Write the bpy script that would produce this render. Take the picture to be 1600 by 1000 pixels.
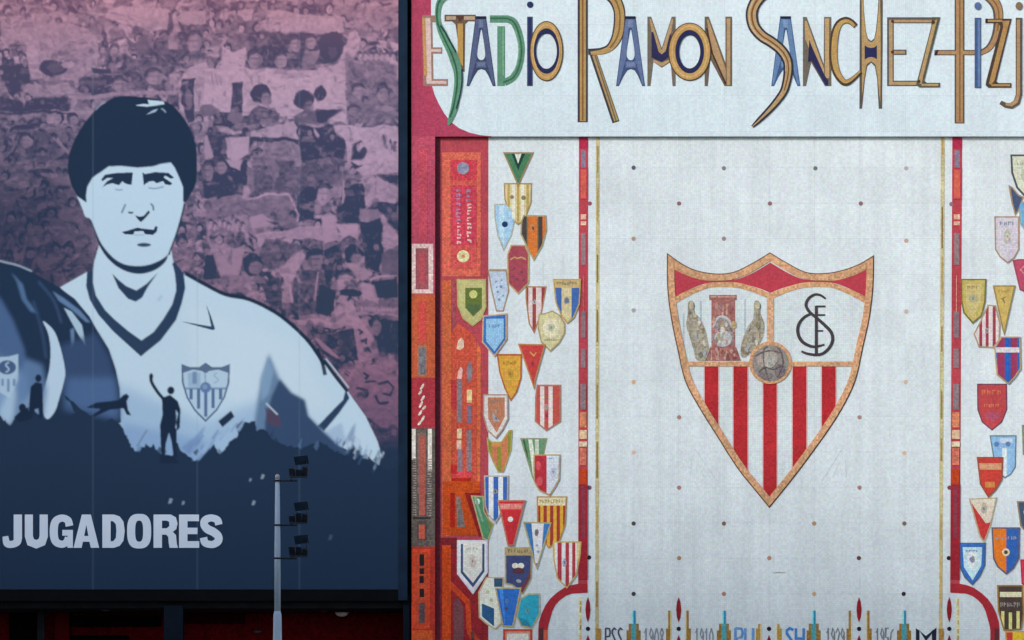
import bpy, math, random
import numpy as np
from mathutils import Vector
from mathutils.geometry import delaunay_2d_cdt

for _o in list(bpy.data.objects):
    bpy.data.objects.remove(_o, do_unlink=True)
scene = bpy.context.scene
R = math.radians

# ------------------------------------------------------------------ camera
S = 0.015            # metres per survey unit on the wall plane (1600 x 1000 units = 24 x 15 m)
ZC = 12.0            # height of the middle of the picture on the wall
CAM_D, CAM_Z = 70.0, 1.75
cd = bpy.data.cameras.new('camera')
cam = bpy.data.objects.new('camera', cd)
scene.collection.objects.link(cam)
cam.location = (0, -CAM_D, CAM_Z)
cam.rotation_euler = (R(90), 0, 0)
cd.sensor_width = 36.0
cd.lens = 36.0 * CAM_D / (1600 * S)
cd.shift_y = (ZC - CAM_Z) / (1600 * S)
cd.clip_end = 4000
scene.camera = cam

# ------------------------------------------------------------------ sky and sun (thin overcast)
SUN_EL, SUN_AZ = 25.0, 50.0      # degrees above the horizon; degrees to the side of the wall's normal
SUN = Vector((-math.sin(R(SUN_AZ)) * math.cos(R(SUN_EL)), -math.cos(R(SUN_AZ)) * math.cos(R(SUN_EL)), math.sin(R(SUN_EL))))
w = bpy.data.worlds.new('World')
scene.world = w
w.use_nodes = True
nt = w.node_tree
sky = nt.nodes.new('ShaderNodeTexSky')
sky.sky_type = 'NISHITA'
sky.sun_disc = False
sky.sun_elevation = math.asin(SUN.z)
sky.sun_rotation = math.atan2(SUN.x, SUN.y)
sky.air_density = 1.0
sky.dust_density = 1.0
sky.ozone_density = 1.0
bg = nt.nodes['Background']
bg.inputs['Strength'].default_value = 0.10
nt.links.new(sky.outputs[0], bg.inputs['Color'])
sd = bpy.data.lights.new('sun', 'SUN')
sd.energy = 1.3
sd.angle = R(10)
sd.color = (1.0, 0.98, 0.95)
sun = bpy.data.objects.new('sun', sd)
scene.collection.objects.link(sun)
sun.rotation_euler = (-SUN).to_track_quat('-Z', 'Y').to_euler()
sun.location = SUN * 60
vs = scene.view_settings
vs.view_transform = 'Standard'
vs.look = 'None'
vs.gamma = 1
vs.exposure = 1.08
# E = light that falls on the facade in this exposure (per channel); surveyed colours / E = base colours
E = np.array((0.955, 1.0, 1.05))

# ------------------------------------------------------------------ helpers
C = scene.collection
rnd = random.Random(7)

def lin(h):
    h = h.lstrip('#')
    v = np.array([int(h[i:i + 2], 16) for i in (0, 2, 4)]) / 255.0
    return np.where(v <= 0.04045, v / 12.92, ((v + 0.055) / 1.055) ** 2.4)

def base(h):
    return np.clip(lin(h) / E, 0.002, 0.92)

def adj(h, y, k=1.0):
    """A colour surveyed at height y on the facade -> the same as under full light (the foot of the wall stands in the block's shade)."""
    f = np.interp(y, [600, 750, 900, 1000], [1.0, 0.93, 0.74, 0.64])
    v = np.clip(lin(h) * k / f, 0, 0.9)
    g = np.where(v <= 0.0031308, v * 12.92, 1.055 * v ** (1 / 2.4) - 0.055)
    return ''.join('%02x' % int(round(c * 85) * 3) for c in np.clip(g, 0, 1))

MATS = {}

def node(t, kind, **kw):
    n = t.nodes.new(kind)
    for k, v in kw.items():
        setattr(n, k, v)
    return n

def tile_mat(hexc, var=0.10, size=0.042, rough=0.42, metal=0.0, stain=0.06, grout=0.72, hue=0.10, streak=0.05):
    """Glazed mosaic: little square tesserae with tone changes from piece to piece, grout, uneven weathering."""
    key = ('t', hexc, var, size, rough, metal, stain, grout, hue, streak)
    if key in MATS:
        return MATS[key]
    c = base(hexc)
    m = bpy.data.materials.new('mosaic_' + hexc)
    m.use_nodes = True
    t = m.node_tree
    b = t.nodes['Principled BSDF']
    geo = node(t, 'ShaderNodeNewGeometry')
    sep = node(t, 'ShaderNodeSeparateXYZ')
    t.links.new(geo.outputs['Position'], sep.inputs[0])
    com = node(t, 'ShaderNodeCombineXYZ')
    t.links.new(sep.outputs['X'], com.inputs['X'])
    t.links.new(sep.outputs['Z'], com.inputs['Y'])
    br = node(t, 'ShaderNodeTexBrick', offset=0.0, squash=1.0)
    br.inputs['Scale'].default_value = 1.0
    br.inputs['Brick Width'].default_value = size
    br.inputs['Row Height'].default_value = size
    br.inputs['Mortar Size'].default_value = size * 0.05
    br.inputs['Mortar Smooth'].default_value = 0.2
    c1 = np.clip(c * (1 + var), 0, 0.95)
    c2 = np.clip(c * (1 - var), 0, 0.95)
    br.inputs['Color1'].default_value = (*c1, 1)
    br.inputs['Color2'].default_value = (*c2, 1)
    br.inputs['Mortar'].default_value = (*(c * grout), 1)
    t.links.new(com.outputs[0], br.inputs['Vector'])
    # weathering at two sizes plus a faint change from sheet to sheet
    n1 = node(t, 'ShaderNodeTexNoise')
    n1.inputs['Scale'].default_value = 0.9
    n1.inputs['Detail'].default_value = 7
    n1.inputs['Roughness'].default_value = 0.62
    t.links.new(geo.outputs['Position'], n1.inputs['Vector'])
    sh = node(t, 'ShaderNodeTexBrick', offset=0.0, squash=1.0)
    sh.inputs['Scale'].default_value = 1.0
    sh.inputs['Brick Width'].default_value = 1.0605
    sh.inputs['Row Height'].default_value = 0.8325
    sh.inputs['Mortar Size'].default_value = 0.011
    sh.inputs['Mortar Smooth'].default_value = 0.6
    for nm, v in (('Color1', 1.02), ('Color2', 0.97), ('Mortar', 0.915)):
        sh.inputs[nm].default_value = (v, v, v, 1)
    sm = node(t, 'ShaderNodeMapping')       # bays follow the grid of little dots
    sm.inputs['Location'].default_value = (-2.85 + 1.0605 * 40, -15.57 + 0.8325 * 40, 0)
    t.links.new(com.outputs[0], sm.inputs['Vector'])
    t.links.new(sm.outputs[0], sh.inputs['Vector'])
    mr = node(t, 'ShaderNodeMapRange')
    mr.inputs['From Min'].default_value = 0.3
    mr.inputs['From Max'].default_value = 0.7
    mr.inputs['To Min'].default_value = 1 - stain
    mr.inputs['To Max'].default_value = 1 + stain * 0.6
    t.links.new(n1.outputs['Fac'], mr.inputs['Value'])
    x1 = node(t, 'ShaderNodeMix', data_type='RGBA', blend_type='MULTIPLY')
    x1.inputs['Factor'].default_value = 1
    t.links.new(br.outputs['Color'], x1.inputs['A'])
    t.links.new(sh.outputs['Color'], x1.inputs['B'])
    # soft blotches of warmer and cooler pieces, and thin rain streaks
    n2 = node(t, 'ShaderNodeTexNoise')
    n2.inputs['Scale'].default_value = 11.0
    n2.inputs['Detail'].default_value = 3
    t.links.new(geo.outputs['Position'], n2.inputs['Vector'])
    hm = node(t, 'ShaderNodeMapRange', data_type='FLOAT_VECTOR')
    hm.inputs['From Min'].default_value = (0.25, 0.25, 0.25)
    hm.inputs['From Max'].default_value = (0.75, 0.75, 0.75)
    hm.inputs['To Min'].default_value = (1 - hue,) * 3
    hm.inputs['To Max'].default_value = (1 + hue,) * 3
    for so in hm.inputs:
        if so.name == 'Vector' and so.enabled:
            t.links.new(n2.outputs['Color'], so)
    xh = node(t, 'ShaderNodeMix', data_type='RGBA', blend_type='MULTIPLY')
    xh.inputs['Factor'].default_value = 1
    t.links.new(x1.outputs['Result'], xh.inputs['A'])
    t.links.new([o for o in hm.outputs if o.name == 'Vector'][0], xh.inputs['B'])
    mp = node(t, 'ShaderNodeMapping')
    mp.inputs['Scale'].default_value = (4.5, 4.5, 0.22)
    t.links.new(geo.outputs['Position'], mp.inputs['Vector'])
    n3 = node(t, 'ShaderNodeTexNoise')
    n3.inputs['Scale'].default_value = 1.0
    n3.inputs['Detail'].default_value = 5
    n3.inputs['Roughness'].default_value = 0.6
    t.links.new(mp.outputs[0], n3.inputs['Vector'])
    ms = node(t, 'ShaderNodeMapRange')
    ms.inputs['From Min'].default_value = 0.35
    ms.inputs['From Max'].default_value = 0.65
    ms.inputs['To Min'].default_value = 1 - streak
    ms.inputs['To Max'].default_value = 1 + streak * 0.5
    t.links.new(n3.outputs['Fac'], ms.inputs['Value'])
    xs_ = node(t, 'ShaderNodeMix', data_type='RGBA', blend_type='MULTIPLY')
    xs_.inputs['Factor'].default_value = 1
    t.links.new(xh.outputs['Result'], xs_.inputs['A'])
    t.links.new(ms.outputs['Result'], xs_.inputs['B'])
    x2 = node(t, 'ShaderNodeMix', data_type='RGBA', blend_type='MULTIPLY')
    x2.inputs['Factor'].default_value = 1
    t.links.new(xs_.outputs['Result'], x2.inputs['A'])
    t.links.new(mr.outputs['Result'], x2.inputs['B'])
    t.links.new(x2.outputs['Result'], b.inputs['Base Color'])
    bp = node(t, 'ShaderNodeBump')
    bp.inputs['Strength'].default_value = 0.25
    bp.inputs['Distance'].default_value = 0.003
    t.links.new(br.outputs['Fac'], bp.inputs['Height'])
    bp.invert = True
    t.links.new(bp.outputs[0], b.inputs['Normal'])
    b.inputs['Roughness'].default_value = rough
    b.inputs['Metallic'].default_value = metal
    b.inputs['Specular IOR Level'].default_value = 0.12
    MATS[key] = m
    return m

def gold_mat(hexc):
    return tile_mat(hexc, var=0.30, size=0.046, rough=0.3, stain=0.22, grout=0.85)

def plain_mat(hexc, rough=0.6, metal=0.0, var=0.12, scale=3.0, name='paint_', raw=None, spec=0.3):
    key = ('p', hexc, rough, metal, var, scale, raw)
    if key in MATS:
        return MATS[key]
    c = np.array(raw) if raw is not None else base(hexc)
    m = bpy.data.materials.new(name + hexc)
    m.use_nodes = True
    t = m.node_tree
    b = t.nodes['Principled BSDF']
    geo = node(t, 'ShaderNodeNewGeometry')
    n1 = node(t, 'ShaderNodeTexNoise')
    n1.inputs['Scale'].default_value = scale
    n1.inputs['Detail'].default_value = 6
    t.links.new(geo.outputs['Position'], n1.inputs['Vector'])
    r = node(t, 'ShaderNodeValToRGB')
    r.color_ramp.elements[0].position = 0.3
    r.color_ramp.elements[1].position = 0.7
    r.color_ramp.elements[0].color = (*np.clip(c * (1 - var), 0, 1), 1)
    r.color_ramp.elements[1].color = (*np.clip(c * (1 + var), 0, 1), 1)
    t.links.new(n1.outputs['Fac'], r.inputs['Fac'])
    t.links.new(r.outputs['Color'], b.inputs['Base Color'])
    b.inputs['Roughness'].default_value = rough
    b.inputs['Metallic'].default_value = metal
    b.inputs['Specular IOR Level'].default_value = spec
    MATS[key] = m
    return m

def W(px, py, depth=0.0):
    """Survey units on the wall -> world; depth = metres in front of the wall plane."""
    return Vector(((px - 800) * S, -depth, ZC + (500 - py) * S))

def WD(px, py, depth):
    """The point at `depth` in front of the wall that is sighted at (px, py)."""
    k = (CAM_D - depth) / CAM_D
    p = W(px, py)
    return Vector((p.x * k, -depth, CAM_Z + (p.z - CAM_Z) * k))

def thing(name, label, cat, loc=(0, 0, 0), group=None):
    o = bpy.data.objects.new(name, None)
    C.objects.link(o)
    o.location = loc
    o.empty_display_size = 0.3
    o['label'] = label
    o['category'] = cat
    if group:
        o['group'] = group
    return o

def link(name, me, mat, parent=None, label=None):
    o = bpy.data.objects.new(name, me)
    C.objects.link(o)
    if mat is not None:
        me.materials.append(mat)
    if parent is not None:
        o.parent = parent
        if parent.type == 'EMPTY':
            o.location = -Vector(parent.location)
    if label:
        o['label'] = label
    return o

# ---- flat outlines (survey units)
def area(p):
    return 0.5 * sum(p[i][0] * p[(i + 1) % len(p)][1] - p[(i + 1) % len(p)][0] * p[i][1] for i in range(len(p)))

def ccw(p):
    return list(p) if area(p) > 0 else list(p)[::-1]

def rect(x0, y0, x1, y1):
    return [(x0, y0), (x1, y0), (x1, y1), (x0, y1)]

def ell(cx, cy, rx, ry=None, n=30):
    ry = rx if ry is None else ry
    return [(cx + rx * math.cos(2 * math.pi * i / n), cy + ry * math.sin(2 * math.pi * i / n)) for i in range(n)]

def spline(pts, k=6, closed=False):
    out = []
    n = len(pts)
    rng = n if closed else n - 1
    for i in range(rng):
        if closed:
            q = [pts[(i + j) % n] for j in (-1, 0, 1, 2)]
        else:
            q = [pts[max(0, i - 1)], pts[i], pts[i + 1], pts[min(n - 1, i + 2)]]
        q = [np.array(v, float) for v in q]
        for s in range(k):
            t = s / k
            out.append(tuple(0.5 * ((2 * q[1]) + (-q[0] + q[2]) * t + (2 * q[0] - 5 * q[1] + 4 * q[2] - q[3]) * t * t
                                    + (-q[0] + 3 * q[1] - 3 * q[2] + q[3]) * t ** 3)))
    if not closed:
        out.append(tuple(np.array(pts[-1], float)))
    return out

def stroke(pts, w=None, smooth=False, k=6, off=0.0, outline=False):
    """A brush line as a list of quads; points (x, y) or (x, y, width); off shifts the line sideways."""
    P = [(p[0], p[1], (p[2] if len(p) > 2 else w)) for p in pts]
    if w is not None:
        P = [(p[0], p[1], w) for p in P]
    if smooth:
        P = spline(P, k)
    n = len(P)
    L, Rr = [], []
    for i in range(n):
        a = P[max(0, i - 1)]
        b = P[min(n - 1, i + 1)]
        dx, dy = b[0] - a[0], b[1] - a[1]
        d = math.hypot(dx, dy) or 1
        nx, ny = -dy / d, dx / d
        h = P[i][2] / 2
        if 0 < i < n - 1:
            ux, uy = P[i][0] - a[0], P[i][1] - a[1]
            l = math.hypot(ux, uy) or 1
            cs = abs((-uy / l) * nx + (ux / l) * ny)
            f = min(1 / max(cs, 0.5), 1.6)
        else:
            f = 1
        L.append((P[i][0] + nx * (h + off) * f, P[i][1] + ny * (h + off) * f))
        Rr.append((P[i][0] - nx * (h - off) * f, P[i][1] - ny * (h - off) * f))
    if outline:
        return [L + Rr[::-1]]
    out = []
    for i in range(n - 1):
        out += [[L[i], L[i + 1], Rr[i + 1]], [L[i], Rr[i + 1], Rr[i]]]
    return out

def inset(poly, d):
    p = ccw(poly)
    n = len(p)
    out = []
    for i in range(n):
        a, b, c = p[i - 1], p[i], p[(i + 1) % n]
        e1 = (b[0] - a[0], b[1] - a[1])
        e2 = (c[0] - b[0], c[1] - b[1])
        l1 = math.hypot(*e1) or 1
        l2 = math.hypot(*e2) or 1
        n1 = (-e1[1] / l1, e1[0] / l1)
        n2 = (-e2[1] / l2, e2[0] / l2)
        mx, my = n1[0] + n2[0], n1[1] + n2[1]
        l = math.hypot(mx, my) or 1
        mx, my = mx / l, my / l
        cs = max(0.35, mx * n1[0] + my * n1[1])
        out.append((b[0] + mx * d / cs, b[1] + my * d / cs))
    return out

SLABS = [0]

def slab(name, adds, mat, depth, thick, parent=None, label=None, subs=(), clips=(), wfun=None):
    """One flat piece: the union of outlines `adds`, less `subs`, kept inside `clips`; front face `depth` m before the wall."""
    if adds and not isinstance(adds[0][0], (tuple, list, np.ndarray)):
        adds = [adds]
    vs_, fs = [], []
    tag = []
    for kind, polys in (('a', adds), ('s', subs), ('c', clips)):
        for p in polys:
            p = ccw(p)
            if abs(area(p)) < 1e-3:
                continue
            fs.append(list(range(len(vs_), len(vs_) + len(p))))
            vs_ += [Vector((float(q[0]), float(q[1]))) for q in p]
            tag.append(kind)
    ov, oe, of, _, _, _ = delaunay_2d_cdt(vs_, [], [], 0, 1e-4) if not fs else delaunay_2d_cdt(vs_, [(f[i], f[(i + 1) % len(f)]) for f in fs for i in range(len(f))], [], 0, 1e-4)
    co = np.array([(v.x, v.y) for v in ov])
    tri = np.array([f for f in of if len(f) == 3])
    cen = co[tri].mean(1)
    have = {'a': np.zeros(len(tri), bool), 's': np.zeros(len(tri), bool), 'c': np.zeros(len(tri), bool)}
    for f, kind in zip(fs, tag):
        wn = np.zeros(len(tri), int)      # winding number: loops turned inside out do not count
        for i in range(len(f)):
            a, b = vs_[f[i]], vs_[f[(i + 1) % len(f)]]
            cr = (b.x - a.x) * (cen[:, 1] - a.y) - (cen[:, 0] - a.x) * (b.y - a.y)
            wn += ((a.y <= cen[:, 1]) & (b.y > cen[:, 1]) & (cr > 0)).astype(int)
            wn -= ((a.y > cen[:, 1]) & (b.y <= cen[:, 1]) & (cr < 0)).astype(int)
        have[kind] |= wn > 0
    keep = have['a'] & ~have['s']
    if clips:
        keep &= have['c']
    e1, e2 = co[tri[:, 1]] - co[tri[:, 0]], co[tri[:, 2]] - co[tri[:, 0]]
    keep &= np.abs(e1[:, 0] * e2[:, 1] - e1[:, 1] * e2[:, 0]) > 1e-5
    tris = [list(map(int, t_)) for t_ in tri[keep]]
    if not tris:
        return None
    SLABS[0] += 1
    depth += 0.00007 * (SLABS[0] % 9)      # no two pieces in exactly one plane
    thick += 0.00007 * (SLABS[0] % 9)
    # pieces that do not touch become objects of their own; crumbs too small to pick apart stay together as stuff
    par = list(range(len(ov)))
    def find(i):
        while par[i] != i:
            par[i] = par[par[i]]
            i = par[i]
        return i
    for t_ in tris:
        a = find(t_[0])
        for v in t_[1:]:
            par[find(v)] = a
    comp = {}
    for t_ in tris:
        comp.setdefault(find(t_[0]), []).append(t_)
    groups, crumbs = [], []
    for ts in comp.values():
        p = co[[i for t_ in ts for i in t_]]
        (groups if np.ptp(p, axis=0).max() >= 9 and name != 'lettering' else crumbs).append(ts)
    groups.sort(key=lambda ts: -len(ts))
    if len(crumbs) == 1 or not groups:
        groups.append([t_ for ts in crumbs for t_ in ts])
        stuff = len(crumbs) > 1
    elif crumbs:
        groups.append([t_ for ts in crumbs for t_ in ts])
        stuff = True
    else:
        stuff = False
    out = None
    for n_, ts in enumerate(groups):
        o = _slab_mesh(name, ts, ov, mat, depth, thick, parent, label, wfun or W)
        if stuff and n_ == len(groups) - 1:
            o['kind'] = 'stuff'
        out = out or o
    return out

def _slab_mesh(name, tris, ov, mat, depth, thick, parent, label, wf):
    used = sorted({i for f in tris for i in f})
    idx = {v: i for i, v in enumerate(used)}
    n = len(used)
    vv = [wf(ov[i].x, ov[i].y, depth) for i in used] + [wf(ov[i].x, ov[i].y, depth - thick) for i in used]
    faces = []
    edges = {}
    for f in tris:
        a, b, c = (ov[i] for i in f)
        g = [idx[i] for i in f]
        if (b - a).cross(c - a) > 0:     # y runs down: turn so that the face looks at the street
            g = g[::-1]
        faces.append(g)
        for i in range(3):
            edges[(g[i], g[(i + 1) % 3])] = 1
    side = [(a, b) for (a, b) in edges if (b, a) not in edges]
    faces += [[b, a, a + n, b + n] for a, b in side]
    me = bpy.data.meshes.new(name)
    me.from_pydata([tuple(v) for v in vv], [], faces)
    me.update()
    return link(name, me, mat, parent, label)

def boxes(name, bl, mat, parent=None, label=None):
    """bl: list of (x0,x1,y0,y1,z0,z1) world boxes in one mesh."""
    v, f = [], []
    for x0, x1, y0, y1, z0, z1 in bl:
        n = len(v)
        v += [(x, y, z) for x in (x0, x1) for y in (y0, y1) for z in (z0, z1)]
        f += [[n + i for i in q] for q in ((0, 1, 3, 2), (4, 6, 7, 5), (0, 4, 5, 1), (2, 3, 7, 6), (0, 2, 6, 4), (1, 5, 7, 3))]
    me = bpy.data.meshes.new(name)
    me.from_pydata(v, [], f)
    me.update()
    o = link(name, me, mat, parent, label)
    m = o.modifiers.new('edge', 'BEVEL')
    m.width = 0.006
    m.segments = 2
    return o

def tube(name, pts, mat, parent=None, n=20, label=None, cap=True):
    """A round bar: pts = [(Vector, radius), ...]."""
    v, f = [], []
    P = [(Vector(p), r) for p, r in pts]
    for i, (p, r) in enumerate(P):
        d = (P[min(len(P) - 1, i + 1)][0] - P[max(0, i - 1)][0]).normalized()
        u = d.orthogonal().normalized()
        if abs(d.z) > 0.9:
            u = Vector((1, 0, 0))
        q = d.cross(u).normalized()
        u = q.cross(d).normalized()
        for k in range(n):
            a = 2 * math.pi * k / n
            v.append(tuple(p + u * math.cos(a) * r + q * math.sin(a) * r))
    for i in range(len(P) - 1):
        for k in range(n):
            a, b = i * n + k, i * n + (k + 1) % n
            f.append([a, b, b + n, a + n])
    if cap:
        f.append(list(range(n))[::-1])
        f.append(list(range((len(P) - 1) * n, len(P) * n)))
    me = bpy.data.meshes.new(name)
    me.from_pydata(v, [], f)
    me.update()
    for p in me.polygons:
        p.use_smooth = len(p.vertices) == 4
    return link(name, me, mat, parent, label)

def at_ref(ref):
    def f(px, py, depth):
        p = WD(px, py, ref)
        return Vector((p.x, -depth, p.z))
    return f

# ================================================================== ground (the place below and in front of the picture)
def ground():
    me = bpy.data.meshes.new('ground')
    me.from_pydata([(-900, -900, 0), (900, -900, 0), (900, 900, 0), (-900, 900, 0)], [], [[0, 1, 2, 3]])
    o = link('ground', me, plain_mat('asphalt', raw=(0.06, 0.06, 0.062), rough=0.9, scale=2.0, var=0.25))
    o['kind'] = 'structure'
    me = bpy.data.meshes.new('pavement')
    v = [(-30, -9, 0.13), (30, -9, 0.13), (30, 3.2, 0.13), (-30, 3.2, 0.13), (-30, -9, 0), (30, -9, 0)]
    me.from_pydata(v, [], [[0, 1, 2, 3], [4, 5, 1, 0]])
    o = link('pavement', me, plain_mat('pavement', raw=(0.22, 0.21, 0.20), rough=0.85, scale=1.2, var=0.18))
    o['kind'] = 'structure'
ground()

# ================================================================== name sign (the proud header with the lettering)
HD = 0.10
hw = at_ref(HD)
ZW = W(0, 213).z
sign = thing('name_sign', 'white mosaic header reading ESTADIO RAMON SANCHEZ-PIZJ in tan, blue and green letters', 'sign',
             (hw(1200, 213, 0).x, -0.1, ZW))
corner = [(673.5, -130), (673.5, 100), (674.5, 132), (679, 148), (686, 163), (694, 177), (704, 190), (717, 200), (733, 207), (750, 211), (768, 213)]
WHITE = tile_mat('d1e1e9', var=0.06, stain=0.06, grout=0.88, size=0.047, hue=0.055, streak=0.035)
slab('panel', corner + [(1960, 213), (1960, -130)], WHITE, HD, 0.5, sign, wfun=hw)
boxes('coping', [(W(640, 0).x, W(1960, 0).x, -HD - 0.12, 0.3, hw(0, -130, 0).z, hw(0, -142, 0).z)],
      plain_mat('b8b8b4', name='concrete_'), sign)

BROWN, TAN, GOLD, DARK = 'a08668', 'bb9a66', 'c49a58', '3c3a48'

def letter(label, layers):
    """layers = [(part name, hex, polys, subs)], the first is the letter's own body."""
    root = None
    for i, (nm, hx, polys, subs) in enumerate(layers):
        d = HD + LETD[0] + 0.003 * (i + 1)
        o = slab(nm if i else 'letter', polys, tile_mat(hx, var=0.12, stain=0.08), d, d - HD + 0.01 if not i else 0.004,
                 root if i else sign, label if not i else None, subs=subs, wfun=hw)
        root = root or o
LETD = [0.0]

def up():
    LETD[0] = 0.013
def down():
    LETD[0] = 0.0

# E S T A D I O
letter('pinkish letter E with tan edge, half over the red corner', [
    ('letter', '9c7c70', stroke([(667.5, 25), (669.5, 134)], 16) + [rect(660, 24, 683, 35)] + [rect(670, 74, 691, 84)] + [rect(663, 123.5, 700, 134.5)], ()),
    ('inlay', 'd6bdb8', stroke([(668.5, 28), (670.5, 131)], 8) + [rect(668, 77, 689, 81)] + [rect(668, 126.5, 697.5, 131)], ()),
    ('inlay', 'c4945c', stroke([(662, 28), (665, 118)], 4.6), ())])
letter('tan letter T with wide flat bar', [
    ('letter', '6c5848', [rect(694.5, 23, 743.5, 33.5), [(711, 33), (727, 33), (726, 112), (722, 112)], [(706, 33), (732, 33), (726, 39), (712, 39)]], ()),
    ('inlay', 'b8a086', [rect(697, 25.5, 712, 31), rect(725, 25.5, 742, 31)], ()),
    ('inlay', 'bd9656', [[(715, 37), (723.5, 37), (723.5, 104), (720, 100), (715, 88)]], ()),
    ('inlay', '59382c', [[(712, 25), (725, 25), (718.5, 34)]], ())])

def letter_a(cx, label, body, edge, lite, hole_top=46):
    outer = [(cx - 9, 26), (cx + 7.5, 26), (cx + 22.5, 134.6), (cx + 18, 134.6), (cx + 11, 118), (cx + 6, 110), (cx, 108), (cx - 5, 110),
             (cx - 11, 119), (cx - 18.5, 134.6), (cx - 23, 134.6)]
    hole = spline([(cx, hole_top), (cx + 3, 60), (cx + 6, 84), (cx + 4, 92), (cx, 94), (cx - 4, 92), (cx - 6.5, 84), (cx - 3, 60)], 4, True)
    letter(label, [
        ('letter', edge, [outer], [hole]),
        ('inlay', body, stroke([(cx - 5, 31, 6), (cx - 11.5, 90, 9), (cx - 20, 132, 2.5)]) + stroke([(cx + 4, 31, 6), (cx + 11, 90, 9), (cx + 19.5, 132, 2.5)])
         + [rect(cx - 8, 96, cx + 8, 106), rect(cx - 7.5, 30, cx + 6, 44)], [hole]),
        ('inlay', lite, [rect(cx - 4, 31, cx + 3, 43), rect(cx - 6, 98, cx + 6, 104)], [hole]),
        ('cap', '1c2440', [rect(cx - 9, 25.5, cx + 7.5, 29)], ())])
letter_a(752, 'dark slate letter A between T and green D', '566184', '3d4766', '6c789a')
letter('green letter D with a gap at the stem', [
    ('letter', '5c8f74', [rect(765.5, 24, 795, 35.5), rect(777, 41, 789, 134.5)] +
     stroke([(793, 29.8, 11.4), (803, 35, 11.5), (811, 53, 11), (815, 78, 10.5), (811, 104, 10.5), (802, 121, 11), (788, 129, 11.5)], None, True), ()),
    ('inlay', '3a6650', [rect(766, 27.5, 794, 30)] + stroke([(793, 29), (803, 35), (811, 54), (815, 78), (811, 104), (802, 121), (786, 129)], 2.4, True), ()),
    ('inlay', '79a68c', [rect(785, 43, 787.5, 118)] + stroke([(806, 48), (811, 78), (807, 103), (799, 117)], 2.0, True), ())])
letter('navy letter i with round dot before the first O', [
    ('letter', '4c5470', [rect(823.5, 26, 832.5, 134.6)], ()),
    ('inlay', '27305c', [rect(825.2, 27.5, 830.6, 133)], ()),
    ('dot', '27305c', [ell(828.3, 7.4, 5)], ())])
up()
letter('green letter S with long tail over the rounded corner', [
    ('letter', '5f9478', stroke([(712, -16, 10), (697, -7, 11), (687, 4, 10), (683.8, 20, 8.4), (685, 36, 8.5), (690.5, 50, 12), (697.5, 65, 13), (705, 80, 14),
                                (711, 96, 14.5), (715.5, 113, 13.5), (716, 130, 12.5), (713.5, 150, 12), (709.5, 170, 11), (704, 186, 8), (700.5, 195, 4)], None, True, 4), ()),
    ('inlay', '34604c', stroke([(712, -16), (697, -7), (687, 4), (683.8, 20), (685, 36), (690.5, 50), (697.5, 65), (705, 80), (711, 96), (715, 113), (715.5, 130),
                                (713, 150), (709, 170), (704, 184)], 2.6, True, 4, off=1.2), ()),
    ('inlay', '243c42', stroke([(688, 40), (696.5, 53), (704, 67), (712.5, 82)], 2.2, True) + stroke([(721.5, 108), (722, 122), (721, 136), (718, 152), (713, 170)], 2.2, True), ())])

def letter_o(cx, cy, rx, ry, label, irx, iry, hrx, hry):
    letter(label, [
        ('letter', '54402f', [ell(cx, cy, rx, ry, 48)], [ell(cx, cy, hrx, hry, 40)]),
        ('inlay', 'bd9860', [ell(cx, cy, rx - 1.6, ry - 1.6, 48)], [ell(cx, cy, irx, iry, 40)]),
        ('inlay', 'cfab72', [ell(cx, cy, rx - 5, ry - 4.5, 48)], [ell(cx, cy, rx - 7.5, ry - 7, 48)]),
        ('inlay', '262a54', [ell(cx, cy, irx - 0.6, iry - 0.6, 48)], [ell(cx, cy, hrx + 0.4, hry + 0.4, 40)])])
letter_o(853.8, 80, 26.3, 47, 'tan letter O with navy inner ring touching the first i', 20.5, 35.5, 16.3, 27.6)
down()
# R A M O N
letter('tall tan letter R with long straight leg', [
    ('letter', '3f3c44', [rect(902.5, -40, 918.5, 191)] + stroke([(930, -18, 14), (948, -10, 17), (960, -1, 19), (967, 14, 18.5), (968, 30, 18), (966, 50, 18), (961, 64, 16),
                         (952, 75, 12.5), (939, 80, 11), (919, 81, 9.5)], None, True) + stroke([(926.5, 84, 11), (962.5, 191, 11.5)]), ()),
    ('inlay', 'b2935f', [rect(906, -40, 915.5, 189.5)] + stroke([(930, -18, 10), (948, -10, 12), (960.5, -1, 13.5), (967, 14, 14), (968.4, 30, 14), (966.4, 50, 14), (961.4, 64, 12),
                         (952.4, 76, 9), (939, 81.4, 7.4), (923, 83, 5)], None, True) + stroke([(928.5, 86, 6.5), (963, 189, 7)]), ()),
    ('inlay', '8a6238', [rect(909, -40, 911.5, 188)] + stroke([(948, -10), (960.5, -1), (967, 14), (968.6, 30), (966.6, 50), (961, 64), (953, 75)], 2.4, True), ()),
    ('inlay', '6f6a5c', stroke([(929.5, 86), (962.5, 189)], 2), ())])
letter_a(985.5, 'slate blue letter A between R and M', '62749c', '41517a', '7686ae')
letter('tan letter M with dark blue notch', [
    ('letter', '70675c', [[(1011.5, 26), (1017.5, 26), (1034, 75), (1049.5, 26), (1055.7, 26), (1055.7, 134.6), (1050.8, 134.6), (1048, 97), (1034, 106), (1021, 97), (1016.4, 134.6), (1011.5, 134.6)]], ()),
    ('inlay', 'b3976e', [[(1015, 30), (1017.5, 30), (1034, 79), (1049.6, 30), (1052, 30), (1047, 62), (1036, 90), (1032, 90), (1020, 62)], [(1020, 96), (1034, 104), (1047, 96), (1046, 93), (1034, 98), (1021, 93)]], ()),
    ('inlay', '2e2c54', [[(1018, 50), (1020.5, 50), (1029, 81), (1034, 85), (1040, 80), (1046, 56), (1048.5, 52), (1046.5, 88), (1034, 97), (1018, 90)]], ())])
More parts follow.
